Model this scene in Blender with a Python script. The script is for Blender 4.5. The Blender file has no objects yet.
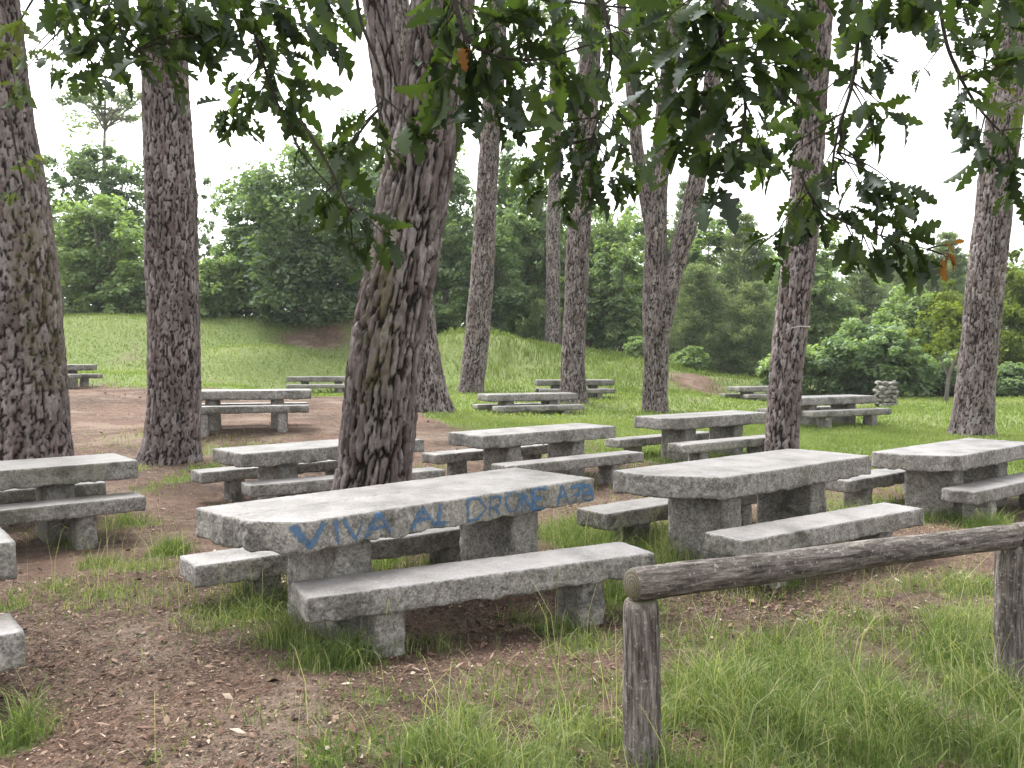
import bpy, math, random
import numpy as np
from mathutils import Vector
from mathutils.bvhtree import BVHTree

PI = math.pi
R = math.radians
sc = bpy.context.scene
COL = sc.collection
CAM_Z, FOC, HOR = 1.92, 862.54, 353.86
TH = math.atan((384 - HOR) / FOC)

# ------------------------------------------------------------------ maths helpers
def sm(a, b, x):
    t = np.clip((x - a) / (b - a), 0, 1)
    return t * t * (3 - 2 * t)

_g = np.random.default_rng(7).normal(size=(256, 3)); _g /= np.linalg.norm(_g, axis=1)[:, None]
_perm = np.random.default_rng(11).permutation(256)
def _h(ix, iy, iz):
    return _perm[(_perm[(_perm[ix & 255] + iy) & 255] + iz) & 255]
def pn(P, seed=0.0):
    """gradient noise, about -1..1"""
    P = np.asarray(P, float) + np.array([seed * 17.13, seed * 5.71, seed * 9.37])
    i = np.floor(P).astype(np.int64); f = P - i
    u = f * f * f * (f * (f * 6 - 15) + 10)
    out = 0
    for dx in (0, 1):
        wx = u[:, 0] if dx else 1 - u[:, 0]
        for dy in (0, 1):
            wy = u[:, 1] if dy else 1 - u[:, 1]
            for dz in (0, 1):
                wz = u[:, 2] if dz else 1 - u[:, 2]
                g = _g[_h(i[:, 0] + dx, i[:, 1] + dy, i[:, 2] + dz)]
                out = out + wx * wy * wz * (g[:, 0] * (f[:, 0] - dx) + g[:, 1] * (f[:, 1] - dy) + g[:, 2] * (f[:, 2] - dz))
    return out * 1.6
def pn2(x, y, s, seed=0.0):
    x = np.asarray(x, float); y = np.asarray(y, float)
    return pn(np.stack([x.ravel() * s, y.ravel() * s, np.full(x.size, .37)], 1), seed).reshape(x.shape)
_wj = np.random.default_rng(5).random((256, 3))
def worley(P, seed=0.0):
    P = np.asarray(P, float) + np.array([seed * 3.1, seed * 7.7, seed * 1.9])
    i = np.floor(P).astype(np.int64)
    f1 = np.full(len(P), 9.); f2 = np.full(len(P), 9.); cid = np.zeros(len(P))
    for dx in (-1, 0, 1):
        for dy in (-1, 0, 1):
            for dz in (-1, 0, 1):
                h = _h(i[:, 0] + dx, i[:, 1] + dy, i[:, 2] + dz)
                q = i + np.array([dx, dy, dz]) + _wj[h]
                d = np.linalg.norm(q - P, axis=1)
                n1 = d < f1
                f2 = np.where(n1, f1, np.minimum(f2, d)); cid = np.where(n1, h / 255., cid); f1 = np.where(n1, d, f1)
    return f1, f2, cid

def at(px, py, Y):
    """the point at depth Y (metres in front) seen at a position of the photograph"""
    a = (px - 512) / FOC; b = (384 - py) / FOC
    dy = math.cos(TH) + b * math.sin(TH); dz = -math.sin(TH) + b * math.cos(TH)
    t = Y / dy
    return np.array([a * t, Y, CAM_Z + dz * t])

# ------------------------------------------------------------------ mesh helpers
def mesh(name, V, F, mats, smooth=False, attrs=None, midx=None):
    """F: array (n,3)/(n,4), or a list of such arrays"""
    me = bpy.data.meshes.new(name)
    V = np.asarray(V, np.float32)
    Fs = F if isinstance(F, list) else [F]
    Fs = [np.asarray(f, np.int32) for f in Fs if len(f)]
    me.vertices.add(len(V)); me.vertices.foreach_set('co', V.ravel())
    loops = np.concatenate([f.ravel() for f in Fs])
    tot = np.concatenate([np.full(len(f), f.shape[1], np.int32) for f in Fs])
    st = np.concatenate([[0], np.cumsum(tot)[:-1]]).astype(np.int32)
    me.loops.add(len(loops)); me.loops.foreach_set('vertex_index', loops)
    me.polygons.add(len(tot)); me.polygons.foreach_set('loop_start', st)
    if smooth: me.polygons.foreach_set('use_smooth', np.ones(len(tot), bool))
    if midx is not None: me.polygons.foreach_set('material_index', np.asarray(midx, np.int32))
    me.update(calc_edges=True)
    for k, a in (attrs or {}).items():
        at_ = me.attributes.new(k, 'FLOAT', 'POINT'); at_.data.foreach_set('value', np.asarray(a, np.float32))
    for m in (mats if isinstance(mats, (list, tuple)) else [mats]): me.materials.append(m)
    return me
def link(name, data, parent=None, loc=(0, 0, 0), rz=0.0):
    o = bpy.data.objects.new(name, data); COL.objects.link(o)
    o.location = loc; o.rotation_euler = (0, 0, rz)
    if parent: o.parent = parent
    return o
def thing(name, label, cat, loc=(0, 0, 0), rz=0.0, group=None, data=None):
    o = link(name, data, None, loc, rz)
    o['label'] = label; o['category'] = cat
    if group: o['group'] = group
    return o
class Acc:
    """collects pieces into one mesh"""
    def __init__(s): s.V = []; s.Q = []; s.T = []; s.A = {}; s.n = 0
    def add(s, V, Q=None, T=None, **A):
        V = np.asarray(V, float)
        s.V.append(V)
        if Q is not None and len(Q): s.Q.append(np.asarray(Q) + s.n)
        if T is not None and len(T): s.T.append(np.asarray(T) + s.n)
        for k, a in A.items(): s.A.setdefault(k, []).append(np.broadcast_to(np.asarray(a, float), (len(V),)))
        s.n += len(V)
    def mesh(s, name, mats, smooth=False):
        F = []
        if s.Q: F.append(np.concatenate(s.Q))
        if s.T: F.append(np.concatenate(s.T))
        return mesh(name, np.concatenate(s.V), F, mats, smooth, {k: np.concatenate(a) for k, a in s.A.items()})

# ------------------------------------------------------------------ node helpers
def new_mat(name):
    m = bpy.data.materials.new(name); m.use_nodes = True
    nt = m.node_tree; nt.nodes.clear()
    return m, nt
def N(nt, typ, **kw):
    n = nt.nodes.new(typ)
    for k, v in kw.items():
        if k in n.inputs: n.inputs[k].default_value = v
        else: setattr(n, k, v)
    return n
def L(nt, a, b): nt.links.new(a, b)
def noise(nt, vec, scale, detail=4, rough=.55, dist=0.0):
    n = N(nt, 'ShaderNodeTexNoise'); n.inputs['Scale'].default_value = scale; n.inputs['Detail'].default_value = detail
    n.inputs['Roughness'].default_value = rough; n.inputs['Distortion'].default_value = dist
    L(nt, vec, n.inputs['Vector']); return n.outputs['Fac']
def ramp(nt, fac, stops, interp='LINEAR'):
    n = N(nt, 'ShaderNodeValToRGB'); n.color_ramp.interpolation = interp
    el = n.color_ramp.elements
    while len(el) < len(stops): el.new(.5)
    for e, (p, c) in zip(el, stops):
        e.position = p; e.color = (*c, 1) if not np.isscalar(c) else (c, c, c, 1)
    L(nt, fac, n.inputs['Fac']); return n.outputs['Color']
def mixc(nt, fac, a, b, mode='MIX'):
    n = N(nt, 'ShaderNodeMix', data_type='RGBA', blend_type=mode)
    for i, v in ((0, fac), (6, a), (7, b)):
        if hasattr(v, 'links'): L(nt, v, n.inputs[i])
        elif i == 0: n.inputs[0].default_value = v
        else: n.inputs[i].default_value = (*v, 1)
    return n.outputs[2]
def math_(nt, op, a, b=None):
    n = N(nt, 'ShaderNodeMath', operation=op)
    for i, v in enumerate((a, b)):
        if v is None: continue
        if hasattr(v, 'links'): L(nt, v, n.inputs[i])
        else: n.inputs[i].default_value = v
    return n.outputs[0]
def attr(nt, name):
    return N(nt, 'ShaderNodeAttribute', attribute_name=name).outputs['Fac']
def coords(nt, out='Object'):
    return N(nt, 'ShaderNodeTexCoord').outputs[out]
def shifted(nt):
    """object coordinates shifted by a number of the object's own, so copies do not repeat"""
    inf = N(nt, 'ShaderNodeObjectInfo')
    s = N(nt, 'ShaderNodeVectorMath', operation='SCALE'); s.inputs['Scale'].default_value = 37.0
    cmb = N(nt, 'ShaderNodeCombineXYZ')
    for i in range(3): L(nt, inf.outputs['Random'], cmb.inputs[i])
    L(nt, cmb.outputs[0], s.inputs[0])
    a = N(nt, 'ShaderNodeVectorMath', operation='ADD'); L(nt, coords(nt), a.inputs[0]); L(nt, s.outputs[0], a.inputs[1])
    return a.outputs[0], inf.outputs['Random']
def bump(nt, h, strength, dist):
    b = N(nt, 'ShaderNodeBump'); b.inputs['Strength'].default_value = strength; b.inputs['Distance'].default_value = dist
    L(nt, h, b.inputs['Height']); return b.outputs['Normal']
def princ(nt, col, rough=.8, nrm=None, spec=.3):
    p = N(nt, 'ShaderNodeBsdfPrincipled'); o = N(nt, 'ShaderNodeOutputMaterial')
    if hasattr(col, 'links'): L(nt, col, p.inputs['Base Color'])
    else: p.inputs['Base Color'].default_value = (*col, 1)
    if hasattr(rough, 'links'): L(nt, rough, p.inputs['Roughness'])
    else: p.inputs['Roughness'].default_value = rough
    p.inputs['Specular IOR Level'].default_value = spec
    if nrm is not None: L(nt, nrm, p.inputs['Normal'])
    L(nt, p.outputs[0], o.inputs['Surface']); return p

# ------------------------------------------------------------------ materials
def granite(name, tone=1.0, lichen=.35, green=.2):
    m, nt = new_mat(name)
    v, rnd = shifted(nt)
    fine = noise(nt, v, 62, 3, .8)
    mid = noise(nt, v, 23, 4, .75)
    big = noise(nt, v, 3.2, 5, .6)
    big2 = noise(nt, v, 1.1, 4, .6)
    c = ramp(nt, fine, [(.34, (.060, .056, .053)), (.44, (.175, .166, .157)), (.53, (.30, .287, .273)), (.64, (.55, .53, .505))])
    c2 = ramp(nt, mid, [(.37, (.07, .066, .06)), (.5, (.24, .228, .215)), (.62, (.50, .48, .455))])
    c = mixc(nt, .45, c, c2)
    # weathered dark crust and pale lichen
    st = ramp(nt, big, [(.36, .52), (.50, 1.0), (.68, 1.22)])
    c = mixc(nt, 1.0, c, st, 'MULTIPLY')
    lf = math_(nt, 'MULTIPLY', ramp(nt, noise(nt, v, 17, 5, .7), [(.53, 0.), (.60, 1.)]), lichen * 1.4)
    c = mixc(nt, lf, c, (.46, .45, .41))
    gf = math_(nt, 'MULTIPLY', ramp(nt, big2, [(.42, 0.), (.64, 1.)]), green)
    c = mixc(nt, gf, c, (.145, .15, .085))
    # polished, worn upper faces, their colour also darkened to offset bright sky light
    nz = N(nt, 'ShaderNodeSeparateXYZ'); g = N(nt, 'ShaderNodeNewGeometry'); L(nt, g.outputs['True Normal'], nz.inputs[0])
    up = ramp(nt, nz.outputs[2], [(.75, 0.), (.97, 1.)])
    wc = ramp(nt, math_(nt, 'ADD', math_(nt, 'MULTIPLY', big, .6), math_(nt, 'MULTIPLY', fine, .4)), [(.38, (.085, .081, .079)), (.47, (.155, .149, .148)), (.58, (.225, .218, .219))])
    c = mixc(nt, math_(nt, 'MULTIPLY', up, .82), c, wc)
    c = mixc(nt, ramp(nt, noise(nt, v, 2.3, 4, .65), [(.53, 0.), (.68, .55)]), c, (.085, .080, .064))       # water stains
    c = mixc(nt, 1.0, c, ramp(nt, rnd, [(0., (tone * .78, tone * .76, tone * .72)), (.5, (tone * .92, tone * .90, tone * .88)), (1., (tone * 1.06, tone * 1.03, tone * .99))]), 'MULTIPLY')
    h = math_(nt, 'ADD', math_(nt, 'MULTIPLY', fine, .5), mid)
    bs = N(nt, 'ShaderNodeBump'); bs.inputs['Distance'].default_value = .012
    L(nt, h, bs.inputs['Height'])
    L(nt, math_(nt, 'SUBTRACT', .75, math_(nt, 'MULTIPLY', up, .6)), bs.inputs['Strength'])
    rr = math_(nt, 'SUBTRACT', .82, math_(nt, 'MULTIPLY', up, .3))
    princ(nt, c, rr, bs.outputs['Normal'], .35)
    return m
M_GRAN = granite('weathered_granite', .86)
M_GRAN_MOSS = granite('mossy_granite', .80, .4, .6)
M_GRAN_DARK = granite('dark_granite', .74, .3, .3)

def bark_mat(name, plate, plate2, furrow, moss=0.0):
    m, nt = new_mat(name)
    v, rnd = shifted(nt)
    mp = N(nt, 'ShaderNodeMapping'); mp.inputs['Scale'].default_value = (1, 1, .42); L(nt, v, mp.inputs['Vector'])
    vv = mp.outputs[0]
    a = attr(nt, 'crack')                     # 0 in the furrows, 1 on the plates
    n1 = noise(nt, vv, 26, 5, .7); n2 = noise(nt, vv, 75, 4, .7); big = noise(nt, v, 1.6, 3, .5)
    pc = mixc(nt, ramp(nt, n1, [(.35, 0.), (.66, 1.)]), plate, plate2)
    pc = mixc(nt, math_(nt, 'MULTIPLY', attr(nt, 'plate'), .85), pc, [plate[0] * .66, plate[1] * .56, plate[2] * .52])
    fl = ramp(nt, math_(nt, 'ADD', math_(nt, 'MULTIPLY', a, .75), math_(nt, 'MULTIPLY', n2, .5)), [(.38, 0.), (.80, 1.)])
    c = mixc(nt, fl, furrow, pc)
    c = mixc(nt, 1.0, c, ramp(nt, big, [(.3, .75), (.7, 1.2)]), 'MULTIPLY')
    if moss:
        mf = math_(nt, 'MULTIPLY', attr(nt, 'moss'), ramp(nt, noise(nt, v, 9, 5, .7), [(.42, 0.), (.6, 1.)]))
        c = mixc(nt, math_(nt, 'MULTIPLY', mf, moss), c, (.115, .115, .032))
    h = math_(nt, 'ADD', n1, math_(nt, 'MULTIPLY', n2, .6))
    princ(nt, c, .9, bump(nt, h, 1.0, .035), .2)
    return m
M_BARK = bark_mat('pine_bark', (.172, .140, .132), (.40, .36, .352), (.022, .0145, .013), .6)
M_BARK_FAR = bark_mat('thin_grey_bark', (.17, .15, .14), (.30, .27, .26), (.05, .042, .038))
M_BARK_OAK = bark_mat('oak_twig_bark', (.055, .045, .038), (.10, .085, .07), (.03, .024, .02))

def leaf_mat(name, dark, mid, light, trans=.3, gloss=0.0):
    m, nt = new_mat(name)
    c = ramp(nt, attr(nt, 'tint'), [(.0, dark), (.5, mid), (1., light)])
    d = N(nt, 'ShaderNodeBsdfDiffuse'); t = N(nt, 'ShaderNodeBsdfTranslucent')
    L(nt, c, d.inputs['Color'])
    tc = mixc(nt, 1.0, c, (1.25, 1.35, .55), 'MULTIPLY'); L(nt, tc, t.inputs['Color'])
    mx = N(nt, 'ShaderNodeMixShader'); mx.inputs[0].default_value = trans
    L(nt, d.outputs[0], mx.inputs[1]); L(nt, t.outputs[0], mx.inputs[2])
    out = mx.outputs[0]
    if gloss:
        g = N(nt, 'ShaderNodeBsdfGlossy'); g.inputs['Roughness'].default_value = .42
        g.inputs['Color'].default_value = (.8, .85, .9, 1)
        m2 = N(nt, 'ShaderNodeMixShader'); m2.inputs[0].default_value = gloss
        L(nt, out, m2.inputs[1]); L(nt, g.outputs[0], m2.inputs[2]); out = m2.outputs[0]
    o = N(nt, 'ShaderNodeOutputMaterial'); L(nt, out, o.inputs['Surface'])
    return m
M_OAK = leaf_mat('oak_leaf', (.017, .028, .010), (.034, .054, .016), (.075, .108, .030), .45, .025)
M_YOUNG = leaf_mat('young_oak_leaf', (.035, .050, .012), (.075, .10, .024), (.14, .14, .04), .4, .03)
M_RUSSET = leaf_mat('russet_leaf', (.12, .05, .02), (.20, .085, .03), (.27, .15, .05), .4)
F_DARK = leaf_mat('dark_foliage', (.080, .122, .074), (.140, .196, .116), (.215, .28, .17), .5, .02)
F_MID = leaf_mat('mid_foliage', (.098, .150, .078), (.175, .245, .125), (.26, .335, .195), .5, .02)
F_LIGHT = leaf_mat('light_foliage', (.128, .185, .084), (.215, .29, .135), (.30, .38, .20), .5, .02)
F_YELLOW = leaf_mat('yellow_foliage', (.075, .105, .022), (.15, .19, .045), (.25, .29, .08), .3)
F_PINE = leaf_mat('pine_needles', (.10, .132, .092), (.168, .206, .14), (.25, .285, .195), .45)
F_GRASS = leaf_mat('grass_blades', (.070, .108, .034), (.138, .190, .066), (.38, .37, .22), .38)
F_LAWN = leaf_mat('lawn_blades', (.105, .138, .044), (.180, .238, .078), (.30, .33, .14), .3)

def chip_mat():
    m, nt = new_mat('bark_litter')
    c = ramp(nt, attr(nt, 'tint'), [(.0, (.018, .012, .009)), (.3, (.064, .036, .025)), (.6, (.150, .092, .066)), (.85, (.26, .19, .14)), (1., (.42, .36, .29))])
    princ(nt, c, .9, None, .15); return m
M_CHIP = chip_mat()

def wood_mat():
    m, nt = new_mat('weathered_log')
    v = coords(nt)
    mp = N(nt, 'ShaderNodeMapping'); mp.inputs['Scale'].default_value = (1, 1, .12); L(nt, v, mp.inputs['Vector'])
    n1 = noise(nt, mp.outputs[0], 62, 8, .75); n2 = noise(nt, v, 9, 5, .7); n3 = noise(nt, v, 55, 4, .7)
    c = ramp(nt, n1, [(.34, (.022, .018, .016)), (.46, (.095, .083, .075)), (.56, (.19, .172, .158)), (.68, (.38, .36, .335))])
    c = mixc(nt, ramp(nt, n2, [(.57, 0.), (.66, .6)]), c, (.23, .225, .205))
    c = mixc(nt, ramp(nt, n3, [(.58, 0.), (.66, .7)]), c, (.42, .41, .385))
    c = mixc(nt, 1.0, c, (.86, .835, .80), 'MULTIPLY')
    princ(nt, c, .88, bump(nt, math_(nt, 'ADD', n1, math_(nt, 'MULTIPLY', n3, .4)), .7, .012), .2); return m
M_LOG = wood_mat()
def endgrain():
    m, nt = new_mat('log_end_grain')
    v = coords(nt)
    w = N(nt, 'ShaderNodeTexWave', wave_type='RINGS', rings_direction='Z'); w.inputs['Scale'].default_value = 22; w.inputs['Distortion'].default_value = 3
    L(nt, v, w.inputs['Vector'])
    c = mixc(nt, w.outputs['Fac'], (.055, .046, .036), (.125, .108, .08))
    c = mixc(nt, ramp(nt, noise(nt, v, 12, 4), [(.45, 0.), (.65, .7)]), c, (.13, .13, .07))
    princ(nt, c, .9, None, .2); return m
M_END = endgrain()
def paint_mat():
    m, nt = new_mat('blue_spray_paint')
    v = coords(nt)
    n = noise(nt, v, 42, 4, .75); n2 = noise(nt, v, 9, 3, .6)
    e = attr(nt, 'edge')
    a = math_(nt, 'ADD', math_(nt, 'MULTIPLY', e, .6), math_(nt, 'ADD', math_(nt, 'MULTIPLY', n, 1.5), math_(nt, 'MULTIPLY', n2, .8)))
    al = ramp(nt, math_(nt, 'MULTIPLY', a, .5), [(.58, 0.), (.84, .85)])
    c = mixc(nt, n2, (.045, .11, .23), (.11, .20, .31))
    p = princ(nt, c, .75, None, .2); L(nt, al, p.inputs['Alpha']); return m
M_PAINT = paint_mat()

# ------------------------------------------------------------------ terrain
CTRL = np.array([
    (0, 0, .50), (-3, 1, .48), (3, 1, .48), (0, 3, .46), (2.4, 4, .36), (-.6, 5.5, .31), (2, 7.2, .28), (-2.7, 4.0, .36), (5.2, 10.1, .11), (.3, 12.3, .11),
    (-2.3, 10.7, .08), (3.2, 14.6, .16), (-4.8, 7.8, .165), (-6.1, 10.8, .16), (-5.6, 14.2, .14), (-5.2, 17, .46), (-2.0, 21, .45), (10, 18, .15), (4, 24, .28),
    (1.5, 25, .52), (.3, 22.5, .38), (2, 28, .47), (9.4, 33, .12), (7.3, 20, .27), (12, 28, .22), (16, 28, .2), (22, 30, .3), (-7.2, 32, .42), (-1.3, 29, .62), (-13, 26, .9),
    (-18.5, 42, 3.7), (-13.5, 42, 3.75), (-8, 42, 3.7), (-10.5, 36, 2.35), (-14.4, 30, 1.25), (-10, 29, .85), (-6.3, 36, 1.6), (-1.5, 38, 2.75), (2, 42, 2.15), (5.6, 38, 1.6),
    (7.5, 36, 1.3), (8.6, 36, .9), (9.5, 33, .03), (9.4, 31, .08), (-7.05, 31.6, .38), (-7, 30, .42), (5.5, 31, .5), (14, 34, .25), (20, 38, .4), (-24, 34, 2.2), (-22, 20, 1.0), (-12, 16, .5), (-10, 8, .3), (12, 10, .1), (8, 4, .3), (16, 18, .15),
    (-30, 55, 5), (0, 60, 3.2), (25, 60, 1.2), (-60, 90, 7), (0, 110, 4), (60, 90, 2), (40, 40, .6), (-40, 20, 2), (40, 0, .4), (-40, -20, .8), (0, -20, .6), (40, -40, .6), (-12, 55, 4.6), (12, 50, 1.2)], float)
def ground(x, y):
    x = np.atleast_1d(np.asarray(x, float)); y = np.atleast_1d(np.asarray(y, float))
    out = np.empty(x.size); xf = x.ravel(); yf = y.ravel()
    s = .35 + .032 * np.hypot(CTRL[:, 0], CTRL[:, 1])
    for k in range(0, x.size, 40000):
        d2 = (xf[k:k + 40000, None] - CTRL[:, 0]) ** 2 + (yf[k:k + 40000, None] - CTRL[:, 1]) ** 2
        w = 1 / (d2 + s ** 2) ** 1.8
        out[k:k + 40000] = (w * CTRL[:, 2]).sum(1) / w.sum(1)
    out = out.reshape(x.shape)
    d = np.hypot(x, y)
    fade = 1 - sm(60, 160, d)
    out = out + fade * (.05 * pn2(x, y, .25, 3) * sm(20, 32, d) + .018 * pn2(x, y, 1.1, 4) + .35 * sm(33, 40, d) * pn2(x, y, .12, 9))
    return out
def gz(x, y): return float(ground(x, y)[0])

# where grass grows: lawn plus tufts; each tuft at a place on the ground with its own size
def ray_ground(px, py):
    z = .3
    for _ in range(12):
        a = (px - 512) / FOC; b = (384 - py) / FOC
        dy = math.cos(TH) + b * math.sin(TH); dz = -math.sin(TH) + b * math.cos(TH)
        t = (z - CAM_Z) / dz if abs(dz) > 1e-6 and (z - CAM_Z) / dz > 0 else 60
        t = min(t, 60)
        z = .5 * z + .5 * gz(a * t, dy * t)
    return a * t, dy * t
TUFTS = [  # centre in the photo, half width in pixels, half depth in metres, density
    (245, 610, 48, .42, 1.0), (205, 468, 16, .5, .8), (140, 470, 14, .4, .4), (985, 445, 30, .6, .8), (340, 560, 30, .4, .5), (905, 520, 30, .3, .8), (690, 530, 40, .25, .8), (795, 520, 30, .25, .7), (515, 575, 25, .25, .5), (570, 632, 22, .12, .7), (75, 545, 20, .2, .4), (330, 665, 42, .20, 1.0), (290, 640, 40, .20, .7), (395, 650, 40, .2, .45), (440, 652, 30, .18, .35), (235, 578, 30, .3, .8), (385, 560, 30, .5, .7), (330, 590, 60, .5, .5), (445, 570, 40, .4, .6),
    (103, 565, 18, .22, .95), (165, 555, 20, .22, .9), (135, 570, 45, .25, .5), (92, 598, 45, .20, .5), (15, 607, 18, .15, .5), (55, 590, 40, .2, .3),
    (15, 742, 28, .18, .75), (165, 760, 20, .1, .3), (120, 525, 30, .3, .7), (70, 535, 50, .3, .3), (180, 480, 14, .4, .8), (150, 490, 20, .4, .4), (235, 450, 40, .6, .6), (130, 440, 40, .8, .3),
    (460, 712, 45, .16, .55), (400, 742, 70, .18, .7), (500, 755, 110, .22, .95), (330, 762, 40, .1, .5), (560, 735, 60, .2, .85), (650, 740, 90, .4, 1.0), (600, 690, 50, .25, .7), (580, 650, 40, .3, .6), (545, 630, 25, .2, .55), (610, 600, 40, .5, .6),
    (760, 740, 140, .4, 1.0), (700, 720, 70, .3, .9), (840, 750, 120, .3, 1.0), (960, 745, 90, .35, 1.0), (450, 745, 90, .2, .8), (800, 650, 200, .5, .42), (560, 690, 120, .3, .35), (300, 720, 80, .2, .22), (120, 600, 90, .4, .3), (720, 590, 110, .5, .3), (960, 590, 80, .5, .45), (380, 700, 30, .08, .5), (480, 690, 26, .08, .5), (640, 700, 60, .2, .7), (600, 560, 40, .4, .8), (730, 560, 25, .2, .6), (640, 610, 30, .3, .6), (515, 620, 20, .15, .4), (900, 730, 140, .4, 1.0), (820, 680, 120, .35, .8), (930, 660, 100, .35, .75), (720, 690, 60, .3, .75), (980, 625, 60, .4, .65), (860, 625, 60, .25, .45), (990, 700, 50, .3, .8),
    (680, 650, 40, .25, .4), (785, 583, 16, .18, .9), (830, 600, 40, .2, .35), (760, 640, 60, .2, .25), (880, 597, 25, .15, .5),
    (600, 540, 60, .7, .9), (660, 550, 60, .6, .95), (560, 535, 30, .4, .6), (700, 545, 30, .4, .6), (690, 500, 40, .8, .5), (860, 520, 40, .5, .6), (800, 500, 60, .7, .6), (990, 530, 30, .4, .7), (960, 520, 30, .4, .5),
    (760, 470, 80, .8, .6), (660, 475, 60, .7, .7), (560, 480, 60, .7, .4), (590, 455, 30, .6, .6), (860, 500, 60, .6, .5), (430, 470, 30, .5, .4), (620, 455, 40, .8, .7)]
BALD = [(*ray_ground(px, py), wp * 4 / FOC, dep) for px, py, wp, dep in ((885, 655, 34, .16), (700, 655, 30, .10), (960, 720, 30, .15), (690, 745, 26, .12), (840, 735, 30, .12), (520, 735, 30, .12), (420, 715, 20, .1), (610, 720, 18, .12))]
_tw = []
for px, py, wp, dep, de in TUFTS:
    x, y = ray_ground(px, py)
    _tw.append((x, y, wp * y / FOC, dep, de))
def lawn(x, y):
    d = np.maximum(y, .1); a = x / d
    thr = np.interp(a, [-.6, -.14, -.07, .08, .3, .6], [27.5, 26.5, 17.5, 15.5, 12.2, 11.5])
    e = 1.6 * pn2(x, y, .35, 12) + .7 * pn2(x, y, 1.2, 13)
    l = sm(-1.6, 1.6, d - thr + e)
    return l
def grass_density(x, y):
    l = lawn(x, y)
    t = np.zeros_like(x)
    for tx, ty, rx, ry, de in _tw:
        q = ((x - tx) / rx) ** 2 + ((y - ty) / ry) ** 2
        t = np.maximum(t, de * np.exp(-q * .9))
    for px, py, wp, dep in BALD:
        t = t * (1 - .92 * np.exp(-(((x - px) / wp) ** 2 + ((y - py) / dep) ** 2)))
    brk = .66 + .66 * pn2(x, y, 1.9, 21) + .45 * pn2(x, y, 6.5, 22)
    t = np.clip(t * np.clip(.35 + brk, 0, 1.4), 0, 1)
    # bald earth: hollow under the dark oak and a small landslip
    for bx, by, rx, ry in ((-9.0, 39.2, 2.2, 1.5), (7.3, 34.6, 1.3, 1.9)):
        l = l * (1 - np.exp(-(((x - bx) / rx) ** 2 + ((y - by) / ry) ** 2) * 1.1))
    l = l * (1 - .5 * sm(.12, .7, pn2(x, y, .42, 23) + .5 * pn2(x, y, 1.3, 24)) * sm(20, 28, y))
    return np.maximum(l, t)

def build_ground():
    r = [0.0, .5]
    while r[-1] < 420: r.append(r[-1] * 1.0135 + .004)
    r = np.array(r[1:])
    ang = np.concatenate([np.arange(-180, -50, 5), np.arange(-50, -38, .6), np.arange(-38, 38, .16), np.arange(38, 50, .6), np.arange(50, 180, 5)])
    A = np.radians(ang); na, nr = len(A), len(r)
    X = (r[:, None] * np.sin(A)[None]).ravel(); Y = (r[:, None] * np.cos(A)[None]).ravel()
    Z = ground(X, Y)
    d = np.hypot(X, Y)
    near = 1 - sm(14, 25, d)
    Z = Z + near * (.010 * pn2(X, Y, 6, 31) + .006 * pn2(X, Y, 17, 32))
    gd = np.where(Y > 0, grass_density(X, np.maximum(Y, .1)), .6)
    V = np.stack([X, Y, Z], 1)
    i, j = np.meshgrid(np.arange(nr - 1), np.arange(na), indexing='ij')
    j2 = (j + 1) % na
    Q = np.stack([i * na + j, (i + 1) * na + j, (i + 1) * na + j2, i * na + j2], -1).reshape(-1, 4)[:, ::-1]
    V = np.concatenate([V, [[0, 0, gz(0, 0)]]]); gd = np.append(gd, .6); c = len(V) - 1
    k = np.arange(na); T = np.stack([k, (k + 1) % na, np.full(na, c)], 1)[:, ::-1]
    m, nt = new_mat('earth_and_turf')
    v = coords(nt)
    n1 = noise(nt, v, 1.3, 5, .6); n2 = noise(nt, v, 9, 6, .7); n3 = noise(nt, v, 48, 4, .75); n4 = noise(nt, v, .35, 4, .55)
    mp = N(nt, 'ShaderNodeMapping'); mp.inputs['Scale'].default_value = (1, .3, 1); mp.inputs['Rotation'].default_value = (0, 0, .5); L(nt, v, mp.inputs['Vector'])
    n5 = noise(nt, mp.outputs[0], 60, 3, .7, .8)
    dirt = ramp(nt, n2, [(.34, (.022, .014, .010)), (.48, (.080, .051, .037)), (.64, (.165, .113, .084))])
    dirt = mixc(nt, ramp(nt, n3, [(.46, 0.), (.66, .8)]), dirt, (.22, .165, .125))
    dirt = mixc(nt, ramp(nt, n5, [(.52, 0.), (.62, .8)]), dirt, (.036, .025, .018))
    dirt = mixc(nt, ramp(nt, n1, [(.5, 0.), (.75, .5)]), dirt, (.25, .20, .155))
    dirt = mixc(nt, ramp(nt, n4, [(.45, 0.), (.7, .6)]), dirt, (.175, .105, .076))
    n6 = noise(nt, v, .8, 3, .6, .6)
    dirt = mixc(nt, ramp(nt, n6, [(.56, 0.), (.68, .55)]), dirt, (.235, .185, .142))
    dirt = mixc(nt, 1.0, dirt, ramp(nt, n6, [(.30, .58), (.48, 1.0)]), 'MULTIPLY')
    gr = ramp(nt, n2, [(.3, (.075, .10, .032)), (.55, (.14, .185, .06)), (.75, (.205, .245, .09))])
    gr = mixc(nt, ramp(nt, n4, [(.4, 0.), (.7, .5)]), gr, (.165, .18, .075))
    f = math_(nt, 'ADD', math_(nt, 'MULTIPLY', attr(nt, 'grass'), 1.25), math_(nt, 'MULTIPLY', math_(nt, 'SUBTRACT', n2, .5), .7))
    fac = ramp(nt, f, [(.35, 0.), (.85, 1.)])
    col = mixc(nt, fac, dirt, gr)
    h = math_(nt, 'ADD', n2, math_(nt, 'MULTIPLY', n3, .6))
    princ(nt, col, .95, bump(nt, h, 1.0, .05), .12)
    o = link('ground', mesh('ground', V, [Q, T], m, True, {'grass': gd}))
    o['kind'] = 'structure'
    return o
build_ground()

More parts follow.
